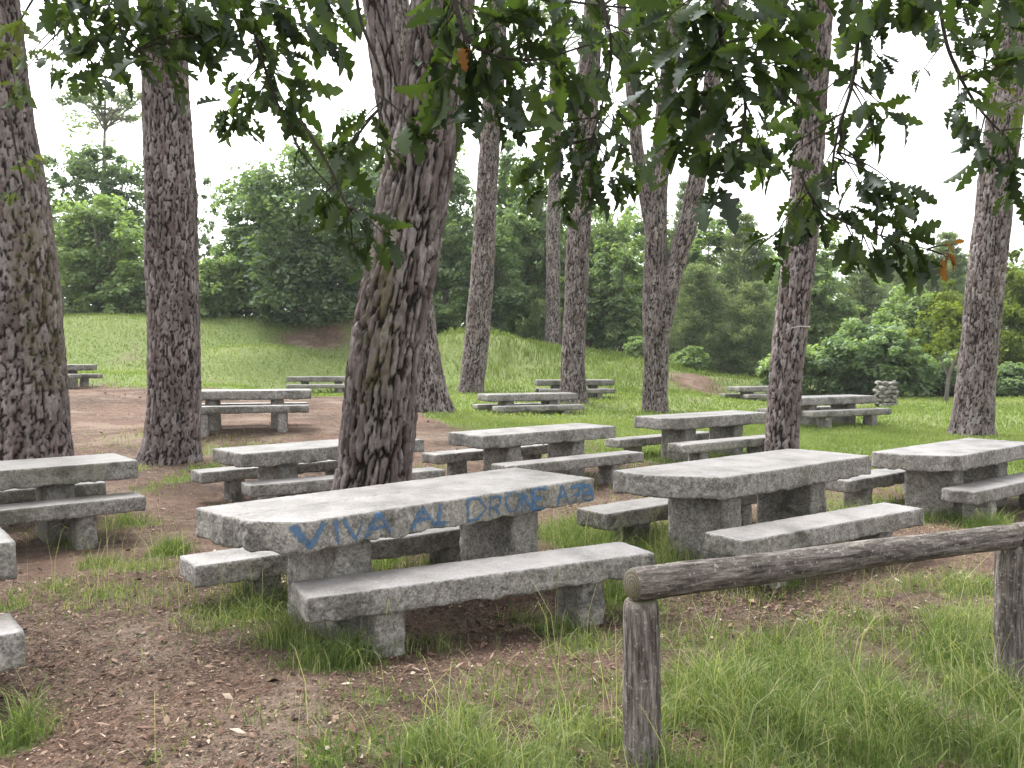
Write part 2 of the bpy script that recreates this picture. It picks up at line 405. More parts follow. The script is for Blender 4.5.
# ------------------------------------------------------------------ grass and litter
def blades(rng, x, y, h, w, tint, lean=.45):
    n = len(x)
    z = ground(x, y) - .01
    a = rng.uniform(0, 2 * PI, n); b = rng.uniform(0, 2 * PI, n)
    ln = h * rng.uniform(.1, 1.0, n) * lean
    sx, sy = np.cos(a) * w * .5, np.sin(a) * w * .5
    lx, ly = np.cos(b) * ln, np.sin(b) * ln
    P = np.empty((n, 7, 3))
    for k, (t, ww, zz) in enumerate(((0, 1, 0), (.35, .85, .5), (.75, .55, .86))):
        for s, sg in ((0, -1), (1, 1)):
            P[:, k * 2 + s, 0] = x + sg * sx * ww + lx * t * t * 1.3; P[:, k * 2 + s, 1] = y + sg * sy * ww + ly * t * t * 1.3; P[:, k * 2 + s, 2] = z + h * zz
    P[:, 6, 0] = x + lx * 1.3; P[:, 6, 1] = y + ly * 1.3; P[:, 6, 2] = z + h * (1 - .35 * (ln / (h * lean)) ** 2)
    base = np.arange(n)[:, None] * 7
    Q = np.concatenate([base + np.array([0, 1, 3, 2]), base + np.array([2, 3, 5, 4])])
    T = base + np.array([4, 5, 6])
    return P.reshape(-1, 3), Q, T, np.repeat(tint, 7)
def scatter(rng, n, dmin, dmax, amax=.68):
    """even per area in a wedge in front"""
    d = np.sqrt(rng.uniform(dmin ** 2, dmax ** 2, n)); a = rng.uniform(-amax, amax, n)
    return d * a, d
def build_grass():
    rng = np.random.default_rng(3)
    acc = Acc()
    x, y = scatter(rng, 330000, 2.2, 9.5)                      # rough tufts near the benches
    g = grass_density(x, y); k = rng.random(len(x)) < g ** 1.4 * .95
    x, y, g = x[k], y[k], g[k]
    cl = .5 + .5 * pn2(x, y, 3.0, 41)
    h = (.04 + .19 * g * (.1 + 1.1 * cl)) * rng.uniform(.55, 1.4, len(x)); h = np.where(rng.random(len(x)) < .03, h * 1.9, h)
    tint = np.clip(.42 + .3 * pn2(x, y, 1.5, 42) + rng.normal(0, .2, len(x)), 0, .8); tint = np.where(rng.random(len(x)) < .10, rng.uniform(.8, 1, len(x)), tint)
    V, Q, T, A = blades(rng, x, y, h, rng.uniform(.0025, .0065, len(x)), tint, 1.15); acc.add(V, Q, T, tint=A)
    x, y = scatter(rng, 45000, 2.2, 11)                        # thin stray blades on the earth
    k = rng.random(len(x)) < np.clip(.08 + .25 * pn2(x, y, .9, 44), 0, .3); x, y = x[k], y[k]
    V, Q, T, A = blades(rng, x, y, rng.uniform(.02, .07, len(x)), rng.uniform(.003, .006, len(x)), np.clip(rng.normal(.5, .2, len(x)), 0, 1), .8); acc.add(V, Q, T, tint=A)
    x, y = scatter(rng, 9000, 2.4, 8)                          # thin dry flower stalks
    g = grass_density(x, y); k = rng.random(len(x)) < g ** 1.5 * .4; x, y = x[k], y[k]
    V, Q, T, A = blades(rng, x, y, rng.uniform(.20, .50, len(x)), rng.uniform(.0022, .004, len(x)), rng.uniform(.75, 1, len(x)), .75); acc.add(V, Q, T, tint=A)
    o = link('grass', acc.mesh('grass', F_GRASS)); o['kind'] = 'stuff'; o['label'] = 'tufts of long green grass among the stone benches and the fence'; o['category'] = 'grass'
    acc = Acc()
    for n, d0, d1, w0, w1, h0, h1 in ((170000, 9.5, 20, .008, .016, .04, .11), (130000, 20, 46, .018, .04, .05, .13)):
        x, y = scatter(rng, n, d0, d1)
        g = grass_density(x, y); k = rng.random(len(x)) < g ** 1.3 * .9; x, y = x[k], y[k]
        rough = sm(29, 34, y) * sm(-.12, -.05, x / y) * (1 - sm(.2, .3, x / y))     # rank growth on the bank
        h = rng.uniform(h0, h1, len(x)) * (.7 + .6 * (.5 + .5 * pn2(x, y, .8, 46))) * (1 + 2.4 * rough * np.clip(.5 + pn2(x, y, .9, 47), 0, 1))
        tint = np.clip(.5 + .38 * pn2(x, y, .25, 48) + .25 * pn2(x, y, 1.1, 49) - .25 * rough + rng.normal(0, .14, len(x)), 0, 1)
        V, Q, T, A = blades(rng, x, y, h, rng.uniform(w0, w1, len(x)), tint, .6); acc.add(V, Q, T, tint=A)
    o = link('lawn_grass', acc.mesh('lawn_grass', F_LAWN)); o['kind'] = 'stuff'; o['label'] = 'short green lawn covering the flat ground and the hill behind'; o['category'] = 'lawn'
build_grass()

def build_litter():
    rng = np.random.default_rng(8)
    acc = Acc()
    for n, d0, d1, s0, s1 in ((190000, 2.4, 6.5, .005, .026), (110000, 6.5, 15, .009, .032), (26000, 15, 28, .018, .05)):
        x, y = scatter(rng, n, d0, d1)
        g = grass_density(x, y)
        k = rng.random(len(x)) < (1 - g) * (.35 + .65 * np.clip(.5 + pn2(x, y, .8, 51), 0, 1)); x, y = x[k], y[k]; n = len(x)
        ln = rng.uniform(s0, s1, n) * np.where(rng.random(n) < .07, 2.6, 1); wd = ln * rng.uniform(.08, .5, n)
        z = ground(x, y) + .010 * pn2(x, y, 6, 31) * (1 - sm(14, 25, y)) + .006 * pn2(x, y, 17, 32) * (1 - sm(14, 25, y)) + .004
        a = rng.uniform(0, 2 * PI, n)
        u = np.stack([np.cos(a), np.sin(a), rng.normal(0, .22, n)], 1) * ln[:, None] * .5
        v = np.stack([-np.sin(a), np.cos(a), rng.normal(0, .35, n)], 1) * wd[:, None] * .5
        c = np.stack([x, y, z + np.abs(u[:, 2]) + np.abs(v[:, 2])], 1)
        th = np.array([0, 0, 1]) * (wd * .3)[:, None]
        P = np.stack([c - u, c - v + th * .3, c + u, c + v + th * .3, c + th], 1).reshape(-1, 3)
        b = np.arange(n)[:, None] * 5
        T = np.concatenate([b + np.array(q) for q in ((0, 1, 4), (1, 2, 4), (2, 3, 4), (3, 0, 4))])
        t = np.clip(rng.beta(1.1, 1.7, n) + np.where(rng.random(n) < .02, .5, 0), 0, 1)
        acc.add(P, None, T, tint=np.repeat(t, 5))
    o = link('forest_litter', acc.mesh('forest_litter', M_CHIP)); o['kind'] = 'stuff'; o['label'] = 'brown bark chips and dead leaves scattered over the bare earth'; o['category'] = 'leaf litter'
build_litter()

# ------------------------------------------------------------------ stone work
def stone(Lx, Wy, T, res, seed, rough=1.0, rad=.008, cut=(), ragged=.02, flat_top=True, notch=None, wedge=0.0):
    """a hewn slab, top face at z = 0; cut = [(sx, sy, along, across)] takes a corner off; returns vertices and quads"""
    nx, ny, nz = [max(2, int(round(s / res))) for s in (Lx, Wy, T)]
    pts = []; quads = []; off = 0
    def face(a, b, na, nb, f, flip):
        nonlocal off
        A, B = np.meshgrid(np.linspace(-.5, .5, na + 1), np.linspace(-.5, .5, nb + 1), indexing='ij')
        p = np.empty((A.size, 3)); p[:, a] = A.ravel(); p[:, b] = B.ravel(); p[:, 3 - a - b] = f
        i, j = np.meshgrid(np.arange(na), np.arange(nb), indexing='ij')
        q = np.stack([i * (nb + 1) + j, (i + 1) * (nb + 1) + j, (i + 1) * (nb + 1) + j + 1, i * (nb + 1) + j + 1], -1).reshape(-1, 4)
        if flip: q = q[:, ::-1]
        pts.append(p); quads.append(q + off); off += len(p)
    face(0, 1, nx, ny, .5, False); face(0, 1, nx, ny, -.5, True)
    face(0, 2, nx, nz, -.5, False); face(0, 2, nx, nz, .5, True)
    face(1, 2, ny, nz, .5, False); face(1, 2, ny, nz, -.5, True)
    P = np.concatenate(pts); Q = np.concatenate(quads)
    _, idx, inv = np.unique(np.round(P * 1e5).astype(np.int64), axis=0, return_index=True, return_inverse=True)
    P = P[idx]; Q = inv.ravel()[Q]
    S = np.array([Lx, Wy, T]); p = P * S
    inner = S / 2 - rad
    q = np.clip(p, -inner, inner); d = p - q; ln = np.linalg.norm(d, axis=1)
    nrm = np.where(ln[:, None] > 1e-9, d / np.maximum(ln, 1e-9)[:, None], 0)
    p = q + nrm * np.minimum(ln, rad)[:, None]
    # faces that are not within the rounding take the plain axis normal
    ax = np.argmax(np.abs(P), axis=1)
    top = np.clip(nrm[:, 2], 0, 1)
    n1 = pn(p * 5, seed); n2 = pn(p * 16, seed + 1); n3 = pn(p * 42, seed + 2)
    amp = (1 - .93 * top if flat_top else 1.0) * rough
    disp = (.006 * n1 + .007 * n2 + .006 * n3) * amp
    p = p + nrm * disp[:, None]
    if flat_top:                                                  # worn arris: small chips along the upper edge
        e = top * (1 - sm(0, .05, np.minimum(Lx / 2 - np.abs(p[:, 0]), Wy / 2 - np.abs(p[:, 1]))))
        p[:, 2] -= e * .007 * np.clip(n3 + .2, 0, 1) * rough
    low = 1 - sm(-.5, -.15, P[:, 2])
    rg = pn(np.stack([p[:, 0] * 7, p[:, 1] * 7, np.zeros(len(p))], 1), seed + 5) + .6 * pn(np.stack([p[:, 0] * 19, p[:, 1] * 19, np.zeros(len(p))], 1), seed + 6)
    p[:, 2] += low * ragged * (rg + .25)
    if wedge: p[:, 2] += low * wedge * p[:, 0] / Lx
    for sx, sy, al, ac in cut:
        s = np.clip((sy * p[:, 1] - (Wy / 2 - ac)) / ac, 0, 1) * al
        m = sx * p[:, 0] > 0
        p[:, 0] = np.where(m, p[:, 0] * (1 - s / (Lx / 2)), p[:, 0])
    if notch: p = notch(p)
    p[:, 2] -= T / 2
    return p, Q
def stone_mesh(name, mat, *a, **k):
    V, Q = stone(*a, **k); return mesh(name, V, Q, mat, True)

def support(name, parent, x, wy, tx, h, seed, mat, res=.03, y=0.0):
    V, Q = stone(tx, wy, h, res, seed, 1.3, .02, ragged=.0, flat_top=False)
    V[:, 0] *= 1 + .10 * np.clip(-V[:, 2] / h, 0, 1)
    return link(name, mesh(name, V, Q, mat, True), parent, (x, y, 0))

def table(label, x, y, ang, ztop, Lx=2.5, W=.81, T=.165, seed=1, res=.022, cut=(), mat=None, legs=(-.62, .60), notch=None, rough=1.0):
    mat = mat or M_GRAN
    g = gz(x, y)
    t = thing('picnic_table', label, 'picnic table', (x, y, g), R(ang), 'stone picnic tables')
    top = link('tabletop', stone_mesh('tabletop', mat, Lx, W, T, res, seed, rough, .010, cut, .016, True, notch), t, (0, 0, ztop - g))
    for k, lx in enumerate(legs):
        h = ztop - g - T + .25
        s = support('leg', t, lx, W * .68, .24, h, seed * 3 + k + 1, mat, max(res, .028), .0)
        s.location.z = ztop - g - T + .018
    return t, top
def bench(label, x, y, ang, ztop, Lx=2.4, W=.36, T=.14, seed=1, res=.022, mat=None, legs=(-.72, .70), rough=1.0, group='stone benches along the picnic tables'):
    mat = mat or M_GRAN
    g = gz(x, y)
    t = thing('stone_bench', label, 'bench', (x, y, g), R(ang), group)
    link('seat', stone_mesh('seat', mat, Lx, W, T, res, seed + 40, rough, .010, (), .011), t, (0, 0, ztop - g))
    for k, lx in enumerate(legs):
        s = support('leg', t, lx * Lx / 2.4, W * .8, .165, ztop - g - T + .25, seed * 5 + k + 60, mat, max(res, .028))
        s.location.z = ztop - g - T + .018
    return t

def split_slab(p):
    """the front table's top is cut by a long shallow step; its back strip sticks out on one end"""
    back = sm(.02, .05, p[:, 1])
    end = sm(-.9, -1.2, -np.abs(p[:, 0])) * (p[:, 0] < 0)
    p[:, 0] -= back * end * .03
    grv = np.exp(-((p[:, 1] - .035 - .02 * np.sin(p[:, 0] * 2)) / .012) ** 2) * (1 - sm(.1, .5, p[:, 0])) * (p[:, 2] > .03)
    p[:, 2] -= grv * .010
    return p
tA, topA = table('large granite table sprayed with blue graffiti in front of the leaning pine', -.599, 5.474, 44, 1.048, seed=1, res=.016, cut=((-1, -1, .20, .24),), notch=split_slab, T=.17, legs=(-.66, .70))
tB, _ = table('granite table with a cut corner right of the graffiti table, behind the log rail', 2.010, 7.226, 39.8, 1.009, seed=2, res=.018, cut=((-1, -1, .34, .45), (1, 1, .10, .12)), T=.175)
tC, _ = table('granite table at the right edge, before the pine with the flared foot', 5.232, 10.081, 39.8, .832, seed=3, res=.022, cut=((-1, -1, .30, .40),), T=.175)
tD, _ = table('granite table standing directly behind the right half of the graffiti table', .334, 12.332, 39.8, .847, seed=4, res=.025, T=.18)
tE, _ = table('granite table crossed by the trunk of the leaning pine', -2.345, 10.702, 41.8, .805, seed=5, res=.025, T=.165)
tF, _ = table('granite table whose far end is hidden by the pine with a wire round it', 3.245, 14.6, 37.3, .899, seed=6, res=.028, T=.19, cut=((-1, -1, .15, .2),))
tG, _ = table('mossy granite table at the foot of the big pine on the left edge', -4.828, 7.812, 39.1, .895, seed=7, res=.022, mat=M_GRAN_MOSS, T=.18)
tO, _ = table('stone table of which only one end shows at the left edge, above the earth', -3.58, 3.60, 39, 1.03, seed=8, res=.03, T=.19)

bench('granite bench on the near side of the graffiti table', -.15, 4.83, 27.7, .725, 2.1, seed=1, res=.015, legs=(-.70, .72))
bench('granite bench on the far side of the graffiti table, its end jutting out left', -1.06, 6.05, 36, .63, seed=2, res=.02)
bench('pale granite bench beside the log rail, near side of the cut-corner table', 2.33, 6.44, 34.5, .68, 2.15, seed=3, res=.018)
bench('granite bench behind the cut-corner table, its end showing right of the graffiti', 1.58, 7.75, 39, .64, seed=4)
bench('granite bench cut off by the right edge of the photo above the fence', 5.58, 9.64, 38, .51, seed=5)
bench('granite bench on the far side of the table at the right edge', 4.57, 10.41, 39, .51, seed=6)
bench('granite bench on the near side of the table behind the graffiti table',   .80, 11.54, 38.7, .53, 2.45, seed=7, res=.028)
bench('granite bench on the far side of the table behind the graffiti table', -.24, 12.75, 40, .53, seed=8, res=.03)
bench('granite bench passing in front of the table crossed by the leaning pine', -1.93, 10.12, 32.6, .49, seed=9, res=.028)
bench('dark-sided granite bench behind the table crossed by the leaning pine', -2.95, 11.27, 41, .49, seed=10, res=.03)
bench('granite bench on the near side of the table cut by the wired pine', 3.41, 13.53, 37, .58, seed=11, res=.032)
bench('granite bench on the far side of the table cut by the wired pine', 2.63, 15.07, 37, .50, seed=12, res=.032)
bench('mossy granite bench on the near side of the table at the left edge', -4.46, 7.39, 39, .595, seed=13, mat=M_GRAN_MOSS)
bench('mossy granite bench half hidden behind the table at the left edge', -5.35, 8.5, 39, .56, seed=14, mat=M_GRAN_MOSS)
bench('stone bench end in the bottom left corner, lowest stone on the left edge', -3.12, 3.02, 39, .74, seed=15, T=.17, res=.028)

FAR = [  # what, x, y, angle, top z, label bits
    (-5.25, 17.0, 14, 1.21, 'granite table on the bare earth right of the second pine', 'granite bench in front of the table on the bare earth', 'granite bench behind the table on the bare earth', .46),
    (-7.05, 32.0, 8, 1.08, 'low granite table at the foot of the hill left of the leaning pine', 'granite bench in front of the low table at the foot of the hill', 'granite bench behind the low table at the foot of the hill', .40),
    (.42, 22.3, 22, .90, 'granite table on the lawn partly behind a slim pine', 'granite bench in front of the lawn table with the slim pine', 'granite bench behind the lawn table with the slim pine', .36),
    (2.02, 28.0, 4, 1.08, 'farthest granite table in the middle, behind the slim pine', 'granite bench before the farthest table in the middle', 'granite bench beyond the farthest table in the middle', .38),
    (9.5, 33.0, 22, .68, 'far granite table left of the wired pine, below the bank', 'granite bench before the far table below the bank', 'granite bench beyond the far table below the bank', .34),
    (7.25, 20.0, 26, .94, 'granite table on the lawn just right of the wired pine', 'granite bench before the lawn table right of the wired pine', 'granite bench beyond the lawn table right of the wired pine', .40),
    (-13.95, 26.0, 2, 1.60, 'granite table on the grass between the two left pines', 'granite bench before the table between the two left pines', 'granite bench beyond the table between the two left pines', .42)]
for k, (x, y, a, z, l1, l2, l3, bh) in enumerate(FAR):
    table(l1, x, y, a, z, seed=20 + k, res=.05, mat=M_GRAN_DARK if k in (1, 3, 6) else M_GRAN, T=.18)
    nx, ny = math.sin(R(a)), -math.cos(R(a))
    bench(l2, x + nx * .70, y + ny * .70, a, z - .27, seed=30 + k, res=.05)
    bench(l3, x - nx * .74, y - ny * .74, a, z - .30, seed=40 + k, res=.05)

# graffiti on the front face of the large table, words VIVA AL DRONE A7B
def graffiti():
    G = {'V': [[(0, 1), (.45, 0), (1, 1)]], 'I': [[(.5, 1), (.5, 0)]], 'A': [[(0, 0), (.5, 1), (1, 0)], [(.2, .38), (.8, .38)]], 'L': [[(0, 1), (0, 0), (1, .05)]],
         'D': [[(.05, 0), (.05, 1), (.6, .92), (1, .5), (.6, .06), (.05, 0)]], 'R': [[(0, 0), (0, 1), (.7, .95), (.85, .7), (.6, .5), (0, .48)], [(.35, .48), (1, 0)]],
         'O': [[(.5, 1), (.12, .8), (0, .45), (.25, .05), (.7, .02), (1, .45), (.85, .85), (.5, 1)]], 'N': [[(0, 0), (0, 1), (1, 0), (1, 1)]],
         'E': [[(1, 1), (0, 1), (0, 0), (1, 0)], [(0, .5), (.8, .5)]], '7': [[(0, .95), (1, 1), (.3, 0)], [(.2, .5), (.9, .55)]],
         'B': [[(0, 0), (0, 1), (.75, .92), (.8, .65), (.1, .52), (.95, .38), (.9, .08), (0, 0)]]}
    lay = [('V', .06, .125, .030), ('I', .148, .162, .018), ('V', .176, .226, .014), ('A', .226, .30, .020), ('A', .355, .423, .022), ('L', .435, .47, .022),
           ('D', .522, .588, .016), ('R', .600, .640, .015), ('O', .650, .708, .016), ('N', .717, .750, .020), ('E', .756, .803, .020), ('A', .845, .892, .015), ('7', .895, .945, .016), ('B', .952, .992, .019)]
    me = topA.data
    co = np.empty(len(me.vertices) * 3); me.vertices.foreach_get('co', co); co = co.reshape(-1, 3)
    bvh = BVHTree.FromPolygons([tuple(v) for v in co], [tuple(p.vertices) for p in me.polygons])
    words = [Acc(), Acc(), Acc(), Acc()]
    for ch, u0, u1, w in lay:
        jr = random.Random(int(u0 * 1000)); tilt = jr.uniform(-.12, .12); lift = jr.uniform(-.010, .010); sz = jr.uniform(.86, 1.06)
        acc = words[(u0 > .32) + (u0 > .5) + (u0 > .82)]
        for st in G[ch]:
            pts = [((u0 + (u1 - u0) * a) * 2.5 - 1.25 + tilt * (b - .5) * .14 + jr.uniform(-.008, .008), -.148 + lift + .136 * sz * b + jr.uniform(-.008, .008)) for a, b in st]
            fine = []
            for (a, b), (c, d) in zip(pts[:-1], pts[1:]):
                n = max(2, int(math.hypot(c - a, d - b) / .012))
                fine += [(a + (c - a) * i / n, b + (d - b) * i / n) for i in range(n)]
            fine.append(pts[-1])
            f = np.array(fine); tg = np.gradient(f, axis=0); tg /= np.maximum(np.linalg.norm(tg, axis=1), 1e-6)[:, None]
            nr = np.stack([-tg[:, 1], tg[:, 0]], 1) * np.interp(np.linspace(0, 1, len(f)), [0, .3, .6, 1], [jr.uniform(.6, 1.1), jr.uniform(.8, 1.3), jr.uniform(.7, 1.2), jr.uniform(.4, 1.0)])[:, None]
            rows = []; ok = True
            K = 5
            V = []; E_ = []
            for i in range(len(f)):
                for k in range(K):
                    s = (k / (K - 1) - .5)
                    q = f[i] + nr[i] * s * w * 1.9
                    hit = bvh.ray_cast(Vector((q[0], -.8, q[1])), Vector((0, 1, 0)))
                    yy = hit[0].y if hit[0] is not None and hit[0].y < -.3 else -.395
                    V.append((q[0], yy - .0035, min(q[1], -.006))); E_.append(1 - abs(s) * 2)
            n = len(f)
            Q = [(i * K + k, (i + 1) * K + k, (i + 1) * K + k + 1, i * K + k + 1) for i in range(n - 1) for k in range(K - 1)]
            acc.add(V, Q, None, edge=E_)
    for a in words: link('graffiti_word', a.mesh('graffiti_word', M_PAINT, True), topA)
graffiti()

# ------------------------------------------------------------------ tubes and trunks
def smooth_path(P, n):
    P = np.asarray(P, float)
    t = np.concatenate([[0], np.cumsum(np.linalg.norm(np.diff(P[:, :3], axis=0), axis=1))]); t /= t[-1]
    u = np.linspace(0, 1, n)
    m = np.gradient(P, t, axis=0)
    i = np.clip(np.searchsorted(t, u, side='right') - 1, 0, len(t) - 2)
    h = (t[i + 1] - t[i]); s = (u - t[i]) / h; s = s[:, None]; h = h[:, None]
    return (2 * s**3 - 3 * s**2 + 1) * P[i] + (s**3 - 2 * s**2 + s) * h * m[i] + (-2 * s**3 + 3 * s**2) * P[i + 1] + (s**3 - s**2) * h * m[i + 1]
def frames(C):
    tg = np.gradient(C, axis=0); tg /= np.maximum(np.linalg.norm(tg, axis=1), 1e-9)[:, None]
    ref = np.array([1., 0, 0]) if abs(tg[0, 2]) > .5 else np.array([0, 0, 1.])
    u = ref - (tg @ ref)[:, None] * tg; u /= np.maximum(np.linalg.norm(u, axis=1), 1e-9)[:, None]
    return u, np.cross(tg, u)
def tube(P, seg=6, n=None, jit=0.0, seed=0):
    """P: rows (x, y, z, r)"""
    P = np.asarray(P, float)
    if n: P = smooth_path(P, n)
    C, r = P[:, :3], np.maximum(P[:, 3], .0008)
    if jit: C = C + jit * np.stack([pn(C * 3, seed), pn(C * 3, seed + 1), pn(C * 3, seed + 2)], 1)
    u, v = frames(C); k = len(C)
    a = np.arange(seg) / seg * 2 * PI
    V = (C[:, None] + r[:, None, None] * (np.cos(a)[None, :, None] * u[:, None] + np.sin(a)[None, :, None] * v[:, None])).reshape(-1, 3)
    i, j = np.meshgrid(np.arange(k - 1), np.arange(seg), indexing='ij'); j2 = (j + 1) % seg
    Q = np.stack([i * seg + j, i * seg + j2, (i + 1) * seg + j2, (i + 1) * seg + j], -1).reshape(-1, 4)
    V = np.concatenate([V, C[-1:] + (C[-1] - C[-2]) * .1, C[:1]])
    jj = np.arange(seg); e = k * seg
    T = np.concatenate([np.stack([(k - 1) * seg + jj, (k - 1) * seg + (jj + 1) % seg, np.full(seg, e)], 1), np.stack([(jj + 1) % seg, jj, np.full(seg, e + 1)], 1)])
    return V, Q, T
def bark_tube(P, seg, dz, seed, amp=.022, cell=.058, flare=.35, base=None, moss=None, stretch=.27):
    """a trunk or limb with plates and furrows; P rows (x, y, z, r)"""
    P = np.asarray(P, float)
    ln = np.linalg.norm(np.diff(P[:, :3], axis=0), axis=1).sum()
    P = smooth_path(P, max(4, int(ln / dz)))
    C, r = P[:, :3].copy(), P[:, 3]
    C[:, 0] += .03 * pn2(C[:, 2], C[:, 2] * 0 + seed, .6, seed); C[:, 1] += .03 * pn2(C[:, 2], C[:, 2] * 0 + seed, .6, seed + 3)
    u, v = frames(C); k = len(C)
    a = np.arange(seg) / seg * 2 * PI
    ca, sa = np.cos(a), np.sin(a)
    dist = np.concatenate([[0], np.cumsum(np.linalg.norm(np.diff(C, axis=0), axis=1))])
    X = (r[:, None] * ca[None]).ravel(); Y = (r[:, None] * sa[None]).ravel(); S = np.repeat(dist, seg)
    W = np.stack([X, Y, S * stretch], 1)
    wp = W + .42 * cell * np.stack([pn(W * 14, seed + 7), pn(W * 14, seed + 8), 1.5 * pn(W * 14, seed + 9)], 1)
    f1, f2, cid = worley(wp / cell, seed)
    pl = sm(.02, .16, f2 - f1 + .12 * pn(W * 60, seed + 11))
    U = np.stack([X, Y, S * .11], 1)
    rdg = 1 - np.abs(pn(U * (1.1 / cell) + .6 * np.stack([pn(W * 20, seed + 1)] * 3, 1), seed + 3)) * 1.6
    rd2 = 1 - np.abs(pn(np.stack([X, Y, S * .2], 1) * (2.6 / cell), seed + 4)) * 1.6
    fine = np.clip(.65 * rdg + .35 * rd2, 0, 1)
    pl = np.clip(pl * .86 + .34 * (fine - .42) - .22 * (pn(np.stack([X, Y, S * .5], 1) * 24, seed + 6)), 0, 1)
    h = amp * (pl - .5) * 1.25 + amp * .45 * (fine - .5) + amp * .35 * (cid - .5) * pl + .012 * pn(np.stack([X * 6, Y * 6, S * 1.2], 1), seed)
    rr = np.repeat(r, seg) + h * np.clip(np.repeat(r, seg) / .16, .15, 1.2)
    if flare:
        al = np.tile(a, k)
        lob = .6 + .4 * np.sin(al * 4 + seed) + .35 * np.sin(al * 7 + seed * 2.3)
        rr = rr * (1 + flare * np.exp(-S / .28) * np.clip(lob + .3, .1, 2))
    V = (C[:, None] + 0).repeat(seg, 1) + rr.reshape(k, seg, 1) * (ca[None, :, None] * u[:, None] + sa[None, :, None] * v[:, None])
    V = V.reshape(-1, 3)
    i, j = np.meshgrid(np.arange(k - 1), np.arange(seg), indexing='ij'); j2 = (j + 1) % seg
    Q = np.stack([i * seg + j, i * seg + j2, (i + 1) * seg + j2, (i + 1) * seg + j], -1).reshape(-1, 4)
    crack = np.clip(pl * (.45 + .6 * fine) * 1.1, 0, 1)
    ms = np.zeros(len(V))
    if moss is not None: ms = moss(V)
    return V, Q, crack, cid, ms

def needle_crown(seed, n_limbs, z0, z1, reach, dead=0):
    """open pine head: limbs with tufts of needles; local to the trunk foot, leaning handled by parent"""
    rng = np.random.default_rng(seed); acc = Acc(); wood = Acc()
    for k in range(n_limbs):
        t = (k + rng.random() * .6) / n_limbs
        z = z0 + (z1 - z0) * t; a = k * 2.4 + rng.normal(0, .4); L_ = reach * (1 - .6 * t) * rng.uniform(.7, 1.15)
        p0 = np.array([0, 0, z]); p1 = p0 + np.array([math.cos(a), math.sin(a), rng.uniform(.15, .6)]) * L_
        V, Q, T = tube([(*p0, .05), (*(p0 * .5 + p1 * .5 + [0, 0, .15]), .035), (*p1, .012)], 5, 6, .06, seed + k); wood.add(V, Q, T, crack=.5, plate=.3, moss=0)
        for m in range(9):
            s = rng.uniform(.35, 1.05); c = p0 + (p1 - p0) * s + rng.normal(0, .38, 3) * [1, 1, .5]
            n = 75
            d = rng.normal(size=(n, 3)); d[:, 2] += .4; d /= np.linalg.norm(d, axis=1)[:, None]
            b = c + rng.normal(0, .13, (n, 3)); e = b + d * rng.uniform(.12, .22, n)[:, None]
            w = np.cross(d, rng.normal(size=(n, 3))); w /= np.linalg.norm(w, axis=1)[:, None]; w *= .010
            acc.add(np.stack([b - w, b + w, e], 1).reshape(-1, 3), None, np.arange(n * 3).reshape(-1, 3), tint=np.repeat(np.clip(rng.normal(.45, .2, n), 0, 1), 3))
    return acc, wood

def pine(label, pts, seed, seg=112, dz=.03, stretch=.27, cell=.058, amp=.022, forks=(), crown=(10.5, 15, 2.6), moss=None, flare=.35, stubs=()):
    """pts rows (px, py, depth, half width in px) along the stem; the foot is sunk into the ground"""
    W = [(*at(px, py, d), hw * d / FOC) for px, py, d, hw in pts]
    W = np.array(W); foot = W[0].copy()
    foot[2] = gz(foot[0], foot[1]) - .06; W[0, 2] = foot[2]
    x0, y0, z0 = foot[0], foot[1], foot[2]
    t = thing('pine_tree', label, 'pine tree', (x0, y0, z0), 0, 'tall pines standing among the tables')
    W[:, :3] -= foot[:3]
    # carry the stem on above what the photograph shows
    dirv = W[-1, :3] - W[-2, :3]; dirv /= max(dirv[2], .1)
    top = crown[1]
    last = W[-1].copy(); ext = []
    for q in (.4, 1.0):
        zz = last[2] + (top - last[2]) * q
        if zz > last[2] + .3:
            w = last[:3] + dirv * (zz - last[2]) * (.75 if q == 1 else .9); ext.append((w[0], w[1], zz, max(.05, last[3] * (1 - .62 * q))))
    P = np.concatenate([W, np.array(ext)]) if ext else W
    V, Q, c, pl, ms = bark_tube(P, seg, dz, seed, amp, cell, flare, None, moss, stretch)
    tr = Acc(); tr.add(V, Q, None, crack=c, plate=pl, moss=ms)
    for st in stubs:                                              # dead snags
        z, a, L_ = st
        i = np.argmin(np.abs(P[:, 2] - z)); p = np.array([np.interp(z, P[:, 2], P[:, m]) for m in range(4)])
        e = p[:3] + np.array([math.cos(a), math.sin(a), .25]) * L_
        V, Q, T = tube([(*p[:3], .025), (*(p[:3] * .5 + e * .5 + [0, 0, .03]), .016), (*e, .006)], 6, 6, .03, seed); tr.add(V, Q, T, crack=.4, plate=.5, moss=0)
    trunk = link('trunk', tr.mesh('trunk', M_BARK, True), t)
    for f in forks:
        F = np.array([(*(at(px, py, d)), hw * d / FOC) for px, py, d, hw in f]); F[:, :3] -= foot[:3]
        dv = F[-1, :3] - F[-2, :3]; dv /= max(dv[2], .1); e = F[-1, :3] + dv * 3.5
        F = np.concatenate([F, [[*e, F[-1, 3] * .6]]])
        V, Q, c, pl, ms = bark_tube(F, max(24, seg * 2 // 3), dz, seed + 31, amp * .8, cell, 0, None, None, stretch)
        a = Acc(); a.add(V, Q, None, crack=c, plate=pl, moss=ms)
        link('fork', a.mesh('fork', M_BARK, True), t)
    cx, cy = np.interp(crown[0], P[:, 2], P[:, 0]), np.interp(crown[0], P[:, 2], P[:, 1])
    nd, wd = needle_crown(seed + 5, 13, crown[0], top, crown[2])
    cr = link('crown', nd.mesh('crown', F_PINE), t, (cx, cy, 0))
    link('limbs', wd.mesh('limbs', M_BARK, True), cr)
    return t

